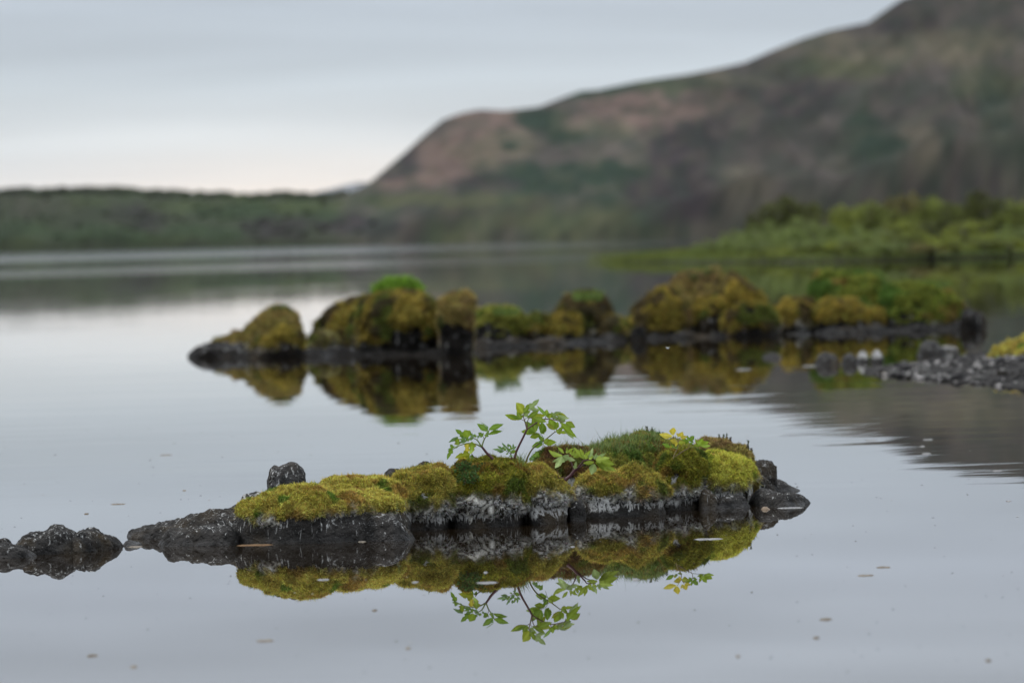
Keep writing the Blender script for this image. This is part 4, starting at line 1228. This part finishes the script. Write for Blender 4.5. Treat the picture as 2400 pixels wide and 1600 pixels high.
def plant(name, label, org, s_, Y, stems, leaves, seed, cat='plant', lean=None):
    """stems: (points, width0, width1, colour); leaves: (base, tip, ratio, tone) in units of a close-up of the photo"""
    r = np.random.default_rng(seed)

    def W(p, dy=0.0):
        return at(org[0] + p[0] * s_, org[1] + p[1] * s_, Y + dy)
    mm = s_ * Y / FPX
    b0 = W(stems[0][0][0])
    base = np.array((b0[0], b0[1], b0[2]))
    root = link(name, None, loc=base)
    tag(root, label, cat)
    for k, (pts, w0, w1, sc_) in enumerate(stems):
        dy0 = 0.0 if k == 0 else r.uniform(-0.02, 0.02)
        path = smooth_path([W(p, dy0 * i / max(1, len(pts) - 1)) for i, p in enumerate(pts)])
        rad = np.linspace(w0, w1, len(path)) * 0.5 * mm
        v, f, tr = tube(path, rad, 7)
        c = np.array(sc_) * (0.85 + 0.3 * fbm(v * 60, 2, seed)[:, None])
        link('stem', make_mesh('stem', v - base, [f, tr], M_STEM, True, c), root)
    for k, (a, b_, wr, tone) in enumerate(leaves):
        dy = r.uniform(-0.03, 0.03)
        L2 = math.hypot(a[0] - b_[0], a[1] - b_[1]) * mm
        B = W(a, dy)
        T = W((a[0] + (b_[0] - a[0]) * 1.06, a[1] + (b_[1] - a[1]) * 1.06), dy + r.uniform(-0.35, 0.35) * L2)
        c = np.array(LT_[tone]) * r.uniform(0.85, 1.18)
        edge = np.array((0.30, 0.27, 0.03)) if (r.uniform() < 0.3 and tone in 'gy') else None
        v, q, cc = leaf_mesh(B, T, wr * 1.35, r, c, fold=r.uniform(0.1, 0.45), curl=r.uniform(-0.08, 0.24), tilt=r.uniform(-0.55, 0.55), edge=edge)
        link('leaf', make_mesh('leaf', v - base, q, M_LEAF, True, cc), root)
    return root


LT_ = dict(g=(0.225, 0.320, 0.024), d=(0.150, 0.250, 0.022), p=(0.260, 0.340, 0.110), y=(0.330, 0.370, 0.030), Y=(0.540, 0.450, 0.050), b=(0.140, 0.240, 0.070), l=(0.290, 0.370, 0.040))
RED, OLV, RG = (0.075, 0.028, 0.030), (0.105, 0.095, 0.030), (0.130, 0.080, 0.050)
GST = (0.130, 0.170, 0.040)

plant('angelica', 'tall angelica with red stem and fan of toothed leaves on islet', (1170, 920), 0.1084, 21.2,
      [([(330, 1420), (345, 1360), (375, 1260), (440, 1120), (520, 960), (600, 790)], 56, 44, RED),
       ([(600, 800), (575, 700), (548, 600), (526, 520), (530, 440)], 34, 16, RG),
       ([(550, 610), (510, 592), (470, 575)], 18, 10, RG),
       ([(530, 445), (590, 385), (660, 345)], 14, 8, RG),
       ([(598, 780), (605, 680), (618, 600), (660, 545), (720, 540)], 26, 12, RG),
       ([(550, 600), (575, 555), (605, 535)], 14, 8, RG),
       ([(608, 785), (720, 705), (860, 620), (985, 572), (1100, 572), (1240, 597), (1300, 612), (1380, 662), (1440, 720)], 36, 12, RG),
       ([(985, 570), (1000, 535), (1010, 500)], 18, 10, RG)],
      [((522, 440), (372, 226), 0.66, 'y'), ((535, 430), (648, 250), 0.55, 'g'), ((652, 340), (856, 150), 0.40, 'p'), ((660, 345), (872, 370), 0.34, 'p'),
       ((470, 575), (130, 480), 0.26, 'g'), ((480, 572), (385, 412), 0.62, 'g'), ((475, 578), (212, 492), 0.16, 'd'), ((500, 470), (430, 370), 0.6, 'g'),
       ((548, 520), (672, 372), 0.5, 'p'), ((600, 545), (852, 392), 0.28, 'g'), ((650, 532), (995, 488), 0.28, 'y'), ((740, 540), (1012, 625), 0.34, 'g'), ((720, 545), (890, 740), 0.36, 'y'), ((720, 548), (780, 830), 0.36, 'g'),
       ((1010, 500), (824, 288), 0.20, 'd'), ((1012, 500), (1030, 368), 0.80, 'g'), ((1012, 505), (1160, 495), 0.6, 'g'), ((1090, 520), (1325, 420), 0.40, 'p'), ((1150, 520), (1295, 590), 0.5, 'p'), ((1100, 560), (1100, 480), 0.6, 'l'),
       ((1230, 480), (1455, 520), 0.40, 'y'), ((1290, 592), (1430, 610), 0.8, 'p'), ((1260, 480), (1505, 560), 0.3, 'p'), ((1290, 600), (1340, 440), 0.5, 'l'),
       ((1330, 640), (1655, 960), 0.22, 'g'), ((1400, 660), (1600, 985), 0.30, 'p'), ((1440, 640), (1635, 745), 0.50, 'g'), ((1360, 660), (1440, 800), 0.6, 'g')], 201)
plant('angelica', 'arching angelica with olive stem leaning right of the tall one', (1170, 920), 0.1084, 21.28,
      [([(560, 1540), (590, 1460), (625, 1370), (700, 1240), (800, 1140), (960, 1040), (1090, 940), (1200, 850), (1245, 842)], 46, 18, OLV),
       ([(965, 1050), (945, 970), (910, 905), (785, 850)], 14, 9, GST),
       ([(965, 1050), (960, 1100), (935, 1180), (918, 1250)], 12, 9, GST),
       ([(1200, 850), (1195, 820), (1195, 795)], 12, 8, GST),
       ([(910, 905), (908, 880)], 10, 8, GST)],
      [((1195, 800), (1085, 578), 0.56, 'g'), ((1195, 800), (1022, 672), 0.30, 'y'), ((1205, 795), (1268, 635), 0.48, 'g'), ((1240, 850), (1375, 738), 0.5, 'g'), ((1240, 855), (1490, 868), 0.34, 'g'),
       ((780, 850), (575, 632), 0.55, 'd'), ((785, 850), (745, 560), 0.4, 'd'), ((770, 852), (485, 838), 0.36, 'g'), ((795, 850), (690, 760), 0.6, 'y'),
       ((908, 885), (932, 640), 0.56, 'd'), ((915, 882), (1022, 795), 0.55, 'g'), ((900, 925), (668, 958), 0.42, 'g'), ((955, 1040), (855, 935), 0.6, 'd'),
       ((965, 1085), (1222, 1068), 0.42, 'g'), ((968, 1075), (1065, 998), 0.7, 'g'), ((945, 1110), (708, 1165), 0.40, 'd'), ((940, 1090), (850, 1050), 0.5, 'b'), ((860, 1290), (715, 1370), 0.7, 'd'), ((760, 1400), (640, 1450), 0.6, 'b')], 202)
plant('angelica', 'left angelica with drooping yellowing leaf at the islet skyline', (1030, 980), 0.08503, 21.1,
      [([(1480, 1130), (1410, 1060), (1300, 950), (1220, 850), (1165, 780)], 84, 62, RED),
       ([(1172, 785), (1190, 700), (1240, 570), (1330, 430), (1380, 280)], 48, 22, GST),
       ([(1150, 765), (1050, 612), (935, 545), (820, 545)], 44, 16, GST),
       ([(1155, 785), (1030, 722), (900, 690), (750, 690), (620, 722), (520, 760), (400, 830), (350, 860)], 46, 18, GST),
       ([(1070, 1150), (1020, 1110), (940, 1050), (885, 975)], 40, 22, OLV),
       ([(1235, 580), (1215, 530), (1200, 490)], 20, 12, RG), ([(1048, 610), (1050, 560), (1050, 530)], 20, 12, GST)],
      [((1340, 350), (1050, 155), 0.36, 'd'), ((1365, 310), (1745, 165), 0.28, 'd'), ((1345, 450), (1720, 350), 0.24, 'd'), ((1270, 510), (1350, 350), 0.5, 'd'), ((1205, 490), (1075, 400), 0.75, 'd'), ((1365, 250), (1120, 92), 0.05, 'd'), ((1340, 300), (1260, 220), 0.5, 'b'),
       ((1050, 535), (1130, 450), 0.5, 'b'), ((1010, 525), (965, 450), 0.6, 'd'), ((935, 545), (800, 590), 0.4, 'b'), ((860, 550), (985, 430), 0.5, 'b'), ((810, 520), (690, 330), 0.75, 'g'), ((780, 490), (835, 335), 0.8, 'd'), ((690, 500), (450, 308), 0.42, 'd'),
       ((850, 470), (912, 415), 0.6, 'd'), ((740, 560), (600, 520), 0.6, 'b'), ((760, 610), (545, 670), 0.3, 'b'), ((720, 600), (545, 570), 0.3, 'd'), ((800, 640), (760, 500), 0.5, 'd'),
       ((520, 740), (455, 525), 0.68, 'g'), ((520, 510), (262, 655), 0.22, 'b'), ((370, 830), (305, 718), 0.8, 'd'), ((370, 840), (240, 850), 0.4, 'd'), ((360, 860), (210, 1120), 0.36, 'd'), ((520, 745), (385, 815), 0.3, 'd'),
       ((890, 640), (850, 990), 0.46, 'g'), ((760, 680), (750, 985), 0.46, 'Y'), ((840, 985), (440, 1085), 0.44, 'y'), ((810, 1000), (480, 1190), 0.36, 'Y'), ((830, 1000), (680, 1170), 0.5, 'd'), ((860, 1010), (930, 1120), 0.6, 'd')], 203)
plant('young_angelica', 'small blue-green finely cut seedling beside the tall red stem', (1030, 980), 0.08503, 21.15,
      [([(1985, 1130), (1980, 1050), (1960, 960)], 50, 34, RED), ([(1965, 980), (1850, 900), (1720, 850)], 22, 12, GST), ([(1970, 960), (1920, 850), (1830, 760)], 22, 12, GST), ([(1980, 960), (2040, 860), (2060, 780)], 22, 12, GST)],
      [((1830, 780), (1725, 678), 0.35, 'b'), ((1880, 830), (1770, 745), 0.35, 'b'), ((1900, 800), (1890, 700), 0.5, 'b'), ((1720, 860), (1475, 850), 0.22, 'b'), ((1760, 870), (1600, 765), 0.35, 'b'), ((1720, 870), (1590, 920), 0.3, 'b'), ((1780, 890), (1645, 945), 0.3, 'b'),
       ((1830, 890), (1740, 780), 0.4, 'd'), ((1990, 870), (1930, 720), 0.4, 'd'), ((2040, 860), (2030, 705), 0.4, 'b'), ((2060, 850), (2120, 770), 0.5, 'b'), ((1960, 960), (2100, 880), 0.5, 'd'), ((1950, 1000), (2010, 1060), 0.8, 'b'), ((1900, 960), (1830, 990), 0.5, 'd'), ((1960, 920), (1850, 830), 0.5, 'b')], 204)
plant('angelica', 'low spreading angelica rooted in the dark cleft', (1270, 1020), 0.08503, 21.12,
      [([(640, 1240), (700, 1185), (790, 1110), (880, 990), (905, 955)], 110, 74, RED),
       ([(890, 970), (830, 810), (760, 680), (600, 580)], 44, 20, RED),
       ([(905, 965), (1020, 860), (1110, 750), (1165, 690), (1400, 680)], 56, 24, RED),
       ([(920, 985), (1060, 875), (1185, 790), (1440, 730)], 40, 20, RED),
       ([(700, 1165), (600, 1160), (470, 1162), (450, 1080), (435, 965)], 26, 14, (0.12, 0.07, 0.04))],
      [((570, 555), (185, 418), 0.26, 'l'), ((555, 570), (375, 895), 0.5, 'p'), ((500, 640), (305, 725), 0.3, 'p'), ((560, 580), (545, 775), 0.36, 'p'), ((575, 565), (912, 690), 0.36, 'p'), ((610, 495), (450, 328), 0.28, 'l'), ((680, 490), (690, 338), 0.4, 'l'), ((700, 490), (880, 355), 0.28, 'l'),
       ((780, 510), (820, 430), 0.6, 'l'), ((870, 610), (1010, 470), 0.6, 'l'), ((900, 925), (945, 715), 0.42, 'p'), ((820, 560), (900, 400), 0.5, 'l'),
       ((1170, 650), (890, 345), 0.24, 'l'), ((1150, 620), (1060, 365), 0.30, 'l'), ((1130, 600), (1235, 470), 0.4, 'l'), ((1190, 650), (1335, 415), 0.36, 'l'), ((1340, 650), (1395, 350), 0.36, 'p'), ((1300, 660), (1400, 560), 0.5, 'l'), ((1440, 660), (1515, 480), 0.36, 'p'),
       ((1440, 735), (1155, 765), 0.30, 'l'), ((1450, 785), (1365, 1065), 0.56, 'p'), ((1480, 740), (1795, 975), 0.30, 'l'), ((1490, 720), (2025, 965), 0.24, 'l'), ((1490, 680), (1985, 795), 0.34, 'l'), ((1480, 650), (1750, 495), 0.34, 'p'), ((1480, 670), (1860, 620), 0.40, 'l')], 205)
plant('angelica', 'yellow-leaved angelica on the right skyline of the islet', (1500, 980), 0.11905, 21.75,
      [([(655, 800), (670, 730), (740, 585), (745, 480), (795, 385)], 24, 14, (0.22, 0.17, 0.07)), ([(745, 470), (690, 400), (650, 335)], 14, 9, (0.25, 0.22, 0.06)),
       ([(680, 760), (860, 640), (960, 580), (965, 470)], 18, 10, (0.16, 0.10, 0.06)), ([(960, 580), (1080, 560), (1190, 545)], 12, 8, GST), ([(730, 600), (680, 590), (610, 570)], 10, 7, GST)],
      [((650, 332), (660, 182), 0.66, 'Y'), ((640, 350), (385, 312), 0.34, 'Y'), ((785, 360), (718, 288), 0.5, 'Y'), ((800, 365), (835, 268), 0.85, 'Y'), ((800, 388), (925, 358), 0.42, 'Y'), ((735, 470), (598, 432), 0.55, 'Y'), ((755, 480), (885, 470), 0.62, 'y'), ((735, 480), (698, 552), 0.6, 'Y'),
       ((960, 475), (828, 410), 0.55, 'd'), ((965, 450), (930, 335), 0.42, 'd'), ((972, 450), (1060, 348), 0.75, 'd'), ((970, 500), (1035, 480), 0.5, 'd'), ((1140, 530), (1090, 405), 0.42, 'g'), ((1150, 528), (1235, 398), 0.62, 'g'), ((1190, 545), (1345, 462), 0.5, 'g'), ((1200, 548), (1385, 538), 0.3, 'g'),
       ((1190, 548), (1062, 522), 0.3, 'g'), ((600, 572), (445, 498), 0.34, 'd'), ((660, 582), (615, 508), 0.5, 'd'), ((680, 585), (765, 572), 0.4, 'd'), ((610, 575), (600, 530), 0.6, 'Y')], 206)

TP = np.concatenate([a for a in TURF])
TP = TP[TP[:, 1] < 24.0]
TPX, TPY = project(TP[:, :3])


def skyline(px, w=4.0):
    k = np.where(np.abs(TPX - px) < w)[0]
    return TP[k[np.argmin(TPY[k])], :3]


# grass on the islet: one mass of fine blades, a few of them long
gp, gl = [], []


def strew(n, px0, px1, py0, py1, Y0, Y1, l0, l1):
    k = np.where((TPX > px0) & (TPX < px1) & (TPY > py0) & (TPY < py1) & (TP[:, 5] > 0.35) & (TP[:, 1] > Y0))[0]
    if len(k) == 0:
        return
    for i_ in rng.choice(k, n):
        gp.append(TP[i_, :3] + np.append(rng.normal(0, 0.004, 2), 0.012))
        gl.append(rng.uniform(l0, l1))


strew(1400, 1395, 1550, 1026, 1062, 21.2, 0, 0.02, 0.045)
strew(500, 1300, 1420, 1040, 1070, 21.2, 0, 0.015, 0.04)
strew(70, 1212, 1248, 1066, 1095, 20.9, 0, 0.02, 0.06)
strew(26, 1290, 1500, 1026, 1058, 21.2, 0, 0.05, 0.11)
strew(120, 1470, 1545, 1008, 1030, 21.2, 0, 0.015, 0.04)
strew(200, 930, 1340, 1060, 1150, 20.0, 0, 0.008, 0.022)
strew(160, 1560, 1640, 1036, 1070, 21.2, 0, 0.01, 0.03)
gp, gl = np.array(gp), np.array(gl)
D = np.stack([rng.normal(0, 0.45, len(gp)), rng.normal(0, 0.4, len(gp)), np.ones(len(gp))], 1)
D /= np.linalg.norm(D, axis=1, keepdims=True)
gc_ = np.array((0.150, 0.205, 0.060)) * rng.uniform(0.6, 1.4, (len(gp), 1))
strawm = rng.uniform(0, 1, len(gp)) < 0.12
gc_[strawm] = np.array((0.22, 0.17, 0.08))
V, F, C = blades(gp - np.array((0, 0, 0.012)), None, D, gl, np.where(gl > 0.06, 0.0016, 0.0020), gc_, seed=19, bend=0.25)
o = link('islet_grass', make_mesh('islet_grass', V, F, M_GRASS, False, C), kind='stuff')
o['label'] = 'fine green grass growing on top of the islet'
o['category'] = 'grass'

# starry green herb cushion hanging on the big moss boulder
n = 420
cp, cd = [], []
for _ in range(n):
    px = rng.normal(1094, 14)
    py = rng.uniform(1080, 1128)
    k = np.where((np.abs(TPX - px) < 4) & (np.abs(TPY - py) < 4))[0]
    if len(k):
        p = TP[k[np.argmin(TP[k, 1])], :3]
        cp.append(p + np.array((rng.normal(0, 0.004), -0.008, rng.normal(0, 0.004))))
cp = np.array(cp)
n = len(cp)
allP, allD = [], []
for k in range(4):
    a = rng.uniform(0, 6.28, n)
    allP.append(cp)
    allD.append(np.stack([np.cos(a), -0.6 + 0.2 * rng.normal(size=n), np.sin(a) * 0.8 + 0.3], 1))
P_ = np.concatenate(allP)
D = np.concatenate(allD)
D /= np.linalg.norm(D, axis=1, keepdims=True)
hc = np.array((0.070, 0.135, 0.035)) * rng.uniform(0.6, 1.5, (len(P_), 1))
rd = rng.uniform(0, 1, len(P_)) < 0.12
hc[rd] = np.array((0.10, 0.035, 0.025))
V, F, C = blades(P_, None, D, rng.uniform(0.006, 0.011, len(P_)), rng.uniform(0.003, 0.005, len(P_)), hc, seed=23, bend=0.2)
o = link('herb_cushion', make_mesh('herb_cushion', V, F, M_GRASS, False, C), kind='stuff')
o['label'] = 'starry green herb cushion with reddish buds on the big moss boulder'
o['category'] = 'herb'

# heath sprigs standing on the skyline
SPR = [(1528, 1003, 0.045, 'taller heath sprig on the skyline left of the yellow leaves'), (1518, 1011, 0.035, 'short heath sprig left of the taller one by the yellow leaves'), (1558, 1026, 0.025, 'tiny heath sprig tucked beneath the yellow leaves'),
       (1682, 1026, 0.035, 'left heath sprig of three on the rusty hummock'), (1692, 1024, 0.04, 'middle heath sprig of three on the rusty hummock'), (1702, 1026, 0.04, 'right heath sprig of three on the rusty hummock'),
       (1716, 1034, 0.03, 'thin dry sprig right of the three on the rusty hummock'), (1751, 1033, 0.05, 'lone upright heath sprig at the right end of the rusty hummock'), (1764, 1050, 0.03, 'dark dry sprig at the right brink of the rusty hummock')]
for k, (px, py, hh, lab) in enumerate(SPR):
    Y = 21.7 if px < 1600 else 22.28
    base = skyline(px)
    Y = base[1]
    top = at(px, py, Y)
    hh = max(0.02, top[2] - base[2])
    base = base - np.array((0, 0, 0.03))
    root = link('heath_sprig', None, loc=base)
    tag(root, lab, 'sprig', 'heath sprigs on the islet skyline')
    v, f, tr = tube(smooth_path([(0, 0, 0), (0.003, 0.002, (hh + 0.03) * 0.5), (0, 0, hh + 0.03)]), np.linspace(0.0022, 0.001, 11), 5)
    link('stem', make_mesh('stem', v, [f, tr], M_STEM, True, np.tile((0.07, 0.05, 0.03), (len(v), 1))), root)
    nl = 70
    zz_ = rng.uniform(0.3, 1.0, nl) * (hh + 0.03)
    a = rng.uniform(0, 6.28, nl)
    P_ = np.stack([np.zeros(nl), np.zeros(nl), zz_], 1)
    D = np.stack([np.cos(a), np.sin(a), np.full(nl, 0.7)], 1)
    D /= np.linalg.norm(D, axis=1, keepdims=True)
    tone = np.array((0.062, 0.078, 0.030)) if 'dry' not in lab else np.array((0.06, 0.04, 0.03))
    V, F, C = blades(P_, None, D, rng.uniform(0.006, 0.010, nl), rng.uniform(0.0022, 0.0032, nl), tone * rng.uniform(0.6, 1.4, (nl, 1)), seed=k)
    link('needles', make_mesh('needles', V, F, M_GRASS, False, C), root, kind='stuff')

# ------------------------------------------------------------------ flecks of foam and plant scraps on the water
def fleck(px, py, wpx, hpx, col, lab, seed):
    r = np.random.default_rng(seed)
    p = on_water(px, py)
    w = wpx * p[1] / FPX * 0.5
    dep = 0.75 * hpx * p[1] / FPX / (CAM_H / p[1]) * 0.5
    th = np.linspace(0, 2 * math.pi, 18, endpoint=False)
    k = 0.55 + 0.45 * vnoise(np.stack([np.cos(th) * 2 + seed, np.sin(th) * 2, np.zeros(18)], 1), seed) + r.uniform(-0.12, 0.12, 18)
    rim = np.stack([np.cos(th) * w * k, np.sin(th) * dep * k, np.full(18, -0.001)], 1)
    mid = rim * np.array((0.6, 0.6, 0)) + np.array((0, 0, 0.0025)) * r.uniform(0.6, 1.4, (18, 1))
    V = np.concatenate([rim, mid, [[0, 0, 0.003]]])
    Q = np.array([(i, (i + 1) % 18, 18 + (i + 1) % 18, 18 + i) for i in range(18)])
    T = np.array([(36, 18 + i, 18 + (i + 1) % 18) for i in range(18)])
    o = link('floating_fleck', make_mesh('floating_fleck', V, [Q, T], M_FLECK, True, np.tile(col, (37, 1)) * r.uniform(0.8, 1.2, (37, 1))), loc=p)
    tag(o, lab, 'fleck', 'scraps floating on the lake')


WHT, BRN, TAN_ = (0.20, 0.195, 0.19), (0.11, 0.088, 0.062), (0.17, 0.145, 0.115)
FL = [(1144, 1365, 66, 6, WHT, 'largest white foam fleck, below the big moss boulder'), (1138, 1341, 14, 5, WHT, 'small round white fleck above the largest foam fleck'), (1660, 1263, 84, 4, WHT, 'long thin white fleck in the reflection of the bright moss'),
      (758, 1358, 40, 3, WHT, 'thin white fleck in the reflection of the golden moss'), (972, 1364, 22, 4, WHT, 'short white fleck left of the largest foam fleck'), (1342, 1281, 16, 3, WHT, 'tiny white fleck in the reflection of the dark cleft'),
      (1490, 1358, 20, 3, WHT, 'tiny white fleck under the low spreading angelica reflection'), (596, 1277, 150, 4, (0.14, 0.085, 0.045), 'brown strand of floating scraps along the left boulder foot'),
      (848, 1269, 26, 5, TAN_, 'tan scrap beside the dark pointed stone'), (203, 1204, 16, 4, BRN, 'brown scrap on open water above the leftmost boulders'), (432, 1149, 14, 3, TAN_, 'small tan scrap on open water above the slab'), (277, 1181, 50, 2, TAN_, 'thin tan streak left of the slab on open water'),
      (390, 1066, 44, 3, TAN_, 'faint tan streak on open water at upper left'), (622, 1501, 60, 6, TAN_, 'blurred tan scrap in the left foreground water'), (216, 1536, 40, 9, BRN, 'blurred brown scrap near the lower left corner'), (313, 1562, 22, 8, TAN_, 'blurred tan scrap right of the lower left one'),
      (957, 1518, 16, 8, TAN_, 'blurred faint scrap in the middle foreground water'), (1934, 1451, 44, 8, BRN, 'blurred brown scrap in the right foreground water'), (1913, 1494, 20, 8, BRN, 'blurred brown scrap below the other right foreground one'), (1730, 1537, 18, 8, TAN_, 'blurred tan scrap low in the right foreground'),
      (2316, 1547, 22, 8, BRN, 'blurred brown scrap near the lower right corner'), (2071, 1329, 44, 3, TAN_, 'tan streak right of the islet reflection, upper one'), (2030, 1348, 50, 3, TAN_, 'tan streak right of the islet reflection, lower one'), (878, 1430, 18, 4, BRN, 'brown scrap below the golden moss reflection'),
      (2042, 1032, 44, 3, WHT, 'pale foam streak in the hill reflection, leftmost'), (2176, 1030, 36, 4, WHT, 'pale foam streak in the hill reflection, topmost'), (2162, 1046, 16, 4, WHT, 'short pale fleck between two foam streaks at right'), (2171, 1063, 32, 4, WHT, 'pale foam streak in the hill reflection, third from top'),
      (2339, 1103, 34, 3, WHT, 'pale foam streak near the right edge, upper'), (2364, 1174, 20, 3, WHT, 'pale foam fleck near the right edge, lower'), (1896, 858, 46, 5, WHT, 'blurred pale scrap left of the black stones before the spit'), (2140, 873, 60, 7, TAN_, 'blurred pale patch at the tip of the gravel spit'),
      (1745, 866, 60, 4, WHT, 'blurred thin pale streak below the big lumpy mound'), (1850, 1190, 90, 2, WHT, 'thin white line along the foot of the rightmost stone'), (318, 1281, 50, 3, TAN_, 'pale scrap by the tiny flat stone awash')]
for k, f in enumerate(FL):
    fleck(*f, seed=300 + k)

n = 420
sx = rng.uniform(0, 2400, n)
sy = np.concatenate([rng.uniform(1000, 1260, n // 2), rng.uniform(1250, 1580, n - n // 2)])
V, F, C = [], [], []
for k in range(n):
    p = on_water(sx[k], sy[k])
    w = rng.uniform(0.8, 3.0) * p[1] / FPX
    dep = w * rng.uniform(1.5, 5.0)
    b0 = len(V) * 1
    for a in np.linspace(0, 6.283, 6, endpoint=False):
        V.append((p[0] + math.cos(a) * w, p[1] + math.sin(a) * dep, 0.0012))
    F.append((b0, b0 + 1, b0 + 2, b0 + 3))
    F.append((b0, b0 + 3, b0 + 4, b0 + 5))
    c = (0.07, 0.06, 0.045) if rng.uniform() < 0.75 else (0.3, 0.29, 0.27)
    C += [c] * 6
o = link('floating_specks', make_mesh('floating_specks', np.array(V), np.array(F), M_FLECK, False, np.array(C)), kind='stuff')
o['label'] = 'tiny dark specks scattered over the calm lake surface'
o['category'] = 'specks'

# two midges over the water
def midge(px, py, Y, size, col, lab):
    c = at(px, py, Y)
    root = link('midge', None, loc=c)
    tag(root, lab, 'insect', 'midges over the lake')
    v, f, tr = tube(smooth_path([(-0.4, 0, 0.05), (0, 0, 0), (0.45, 0, -0.12)]) * size, np.interp(np.linspace(0, 1, 11), [0, 0.3, 1], [0.05, 0.11, 0.03]) * size, 6)
    link('body', make_mesh('body', v, [f, tr], M_STEM, True, np.tile(col, (len(v), 1))), root)
    for s_ in (-1, 1):
        P_ = np.array([[0, 0.02 * s_, 0.05], [0.25, 0.1 * s_, 0.35], [0.62 * s_, 0.15, 0.62], [0.5 * s_, 0.0, 0.35], [0.15 * s_, 0, 0.08]]) * size
        link('wing', make_mesh('wing', P_, [np.array([[0, 1, 2, 3]]), np.array([[0, 3, 4]])], M_GRASS, False, np.tile((0.6, 0.6, 0.58), (5, 1))), root)


midge(1565, 817, 20.6, 0.012, (0.3, 0.3, 0.3), 'tiny pale midge flying below the far lumpy mound')
midge(1583, 1508, 17.5, 0.010, (0.05, 0.05, 0.05), 'tiny dark midge low over the foreground water')
print('moss shoots', NB[0], 'objects', len(scene.objects))


# ------------------------------------------------------------------ the air over the lake
def haze():
    x0, x1, y0, y1, z0, z1 = -12000, 12000, -700, 33000, -30, 380
    v = [(x, y, z) for x in (x0, x1) for y in (y0, y1) for z in (z0, z1)]
    f = np.array([(0, 1, 3, 2), (4, 6, 7, 5), (0, 4, 5, 1), (2, 3, 7, 6), (0, 2, 6, 4), (1, 5, 7, 3)])
    mt = bpy.data.materials.new('thin_haze')
    mt.use_nodes = True
    tr = mt.node_tree
    tr.nodes.remove(tr.nodes['Principled BSDF'])
    pv = nd(tr, 'ShaderNodeVolumePrincipled')
    pv.inputs['Color'].default_value = (0.88, 0.92, 1.0, 1)
    pv.inputs['Density'].default_value = HAZE
    pv.inputs['Anisotropy'].default_value = 0.2
    tr.links.new(pv.outputs[0], tr.nodes['Material Output'].inputs['Volume'])
    o = link('haze', make_mesh('haze', v, f, mt, False), kind='stuff')
    o['label'] = 'thin pale haze lying over the lake and hills'
    o['category'] = 'haze'


HAZE = 1.3e-5
haze()
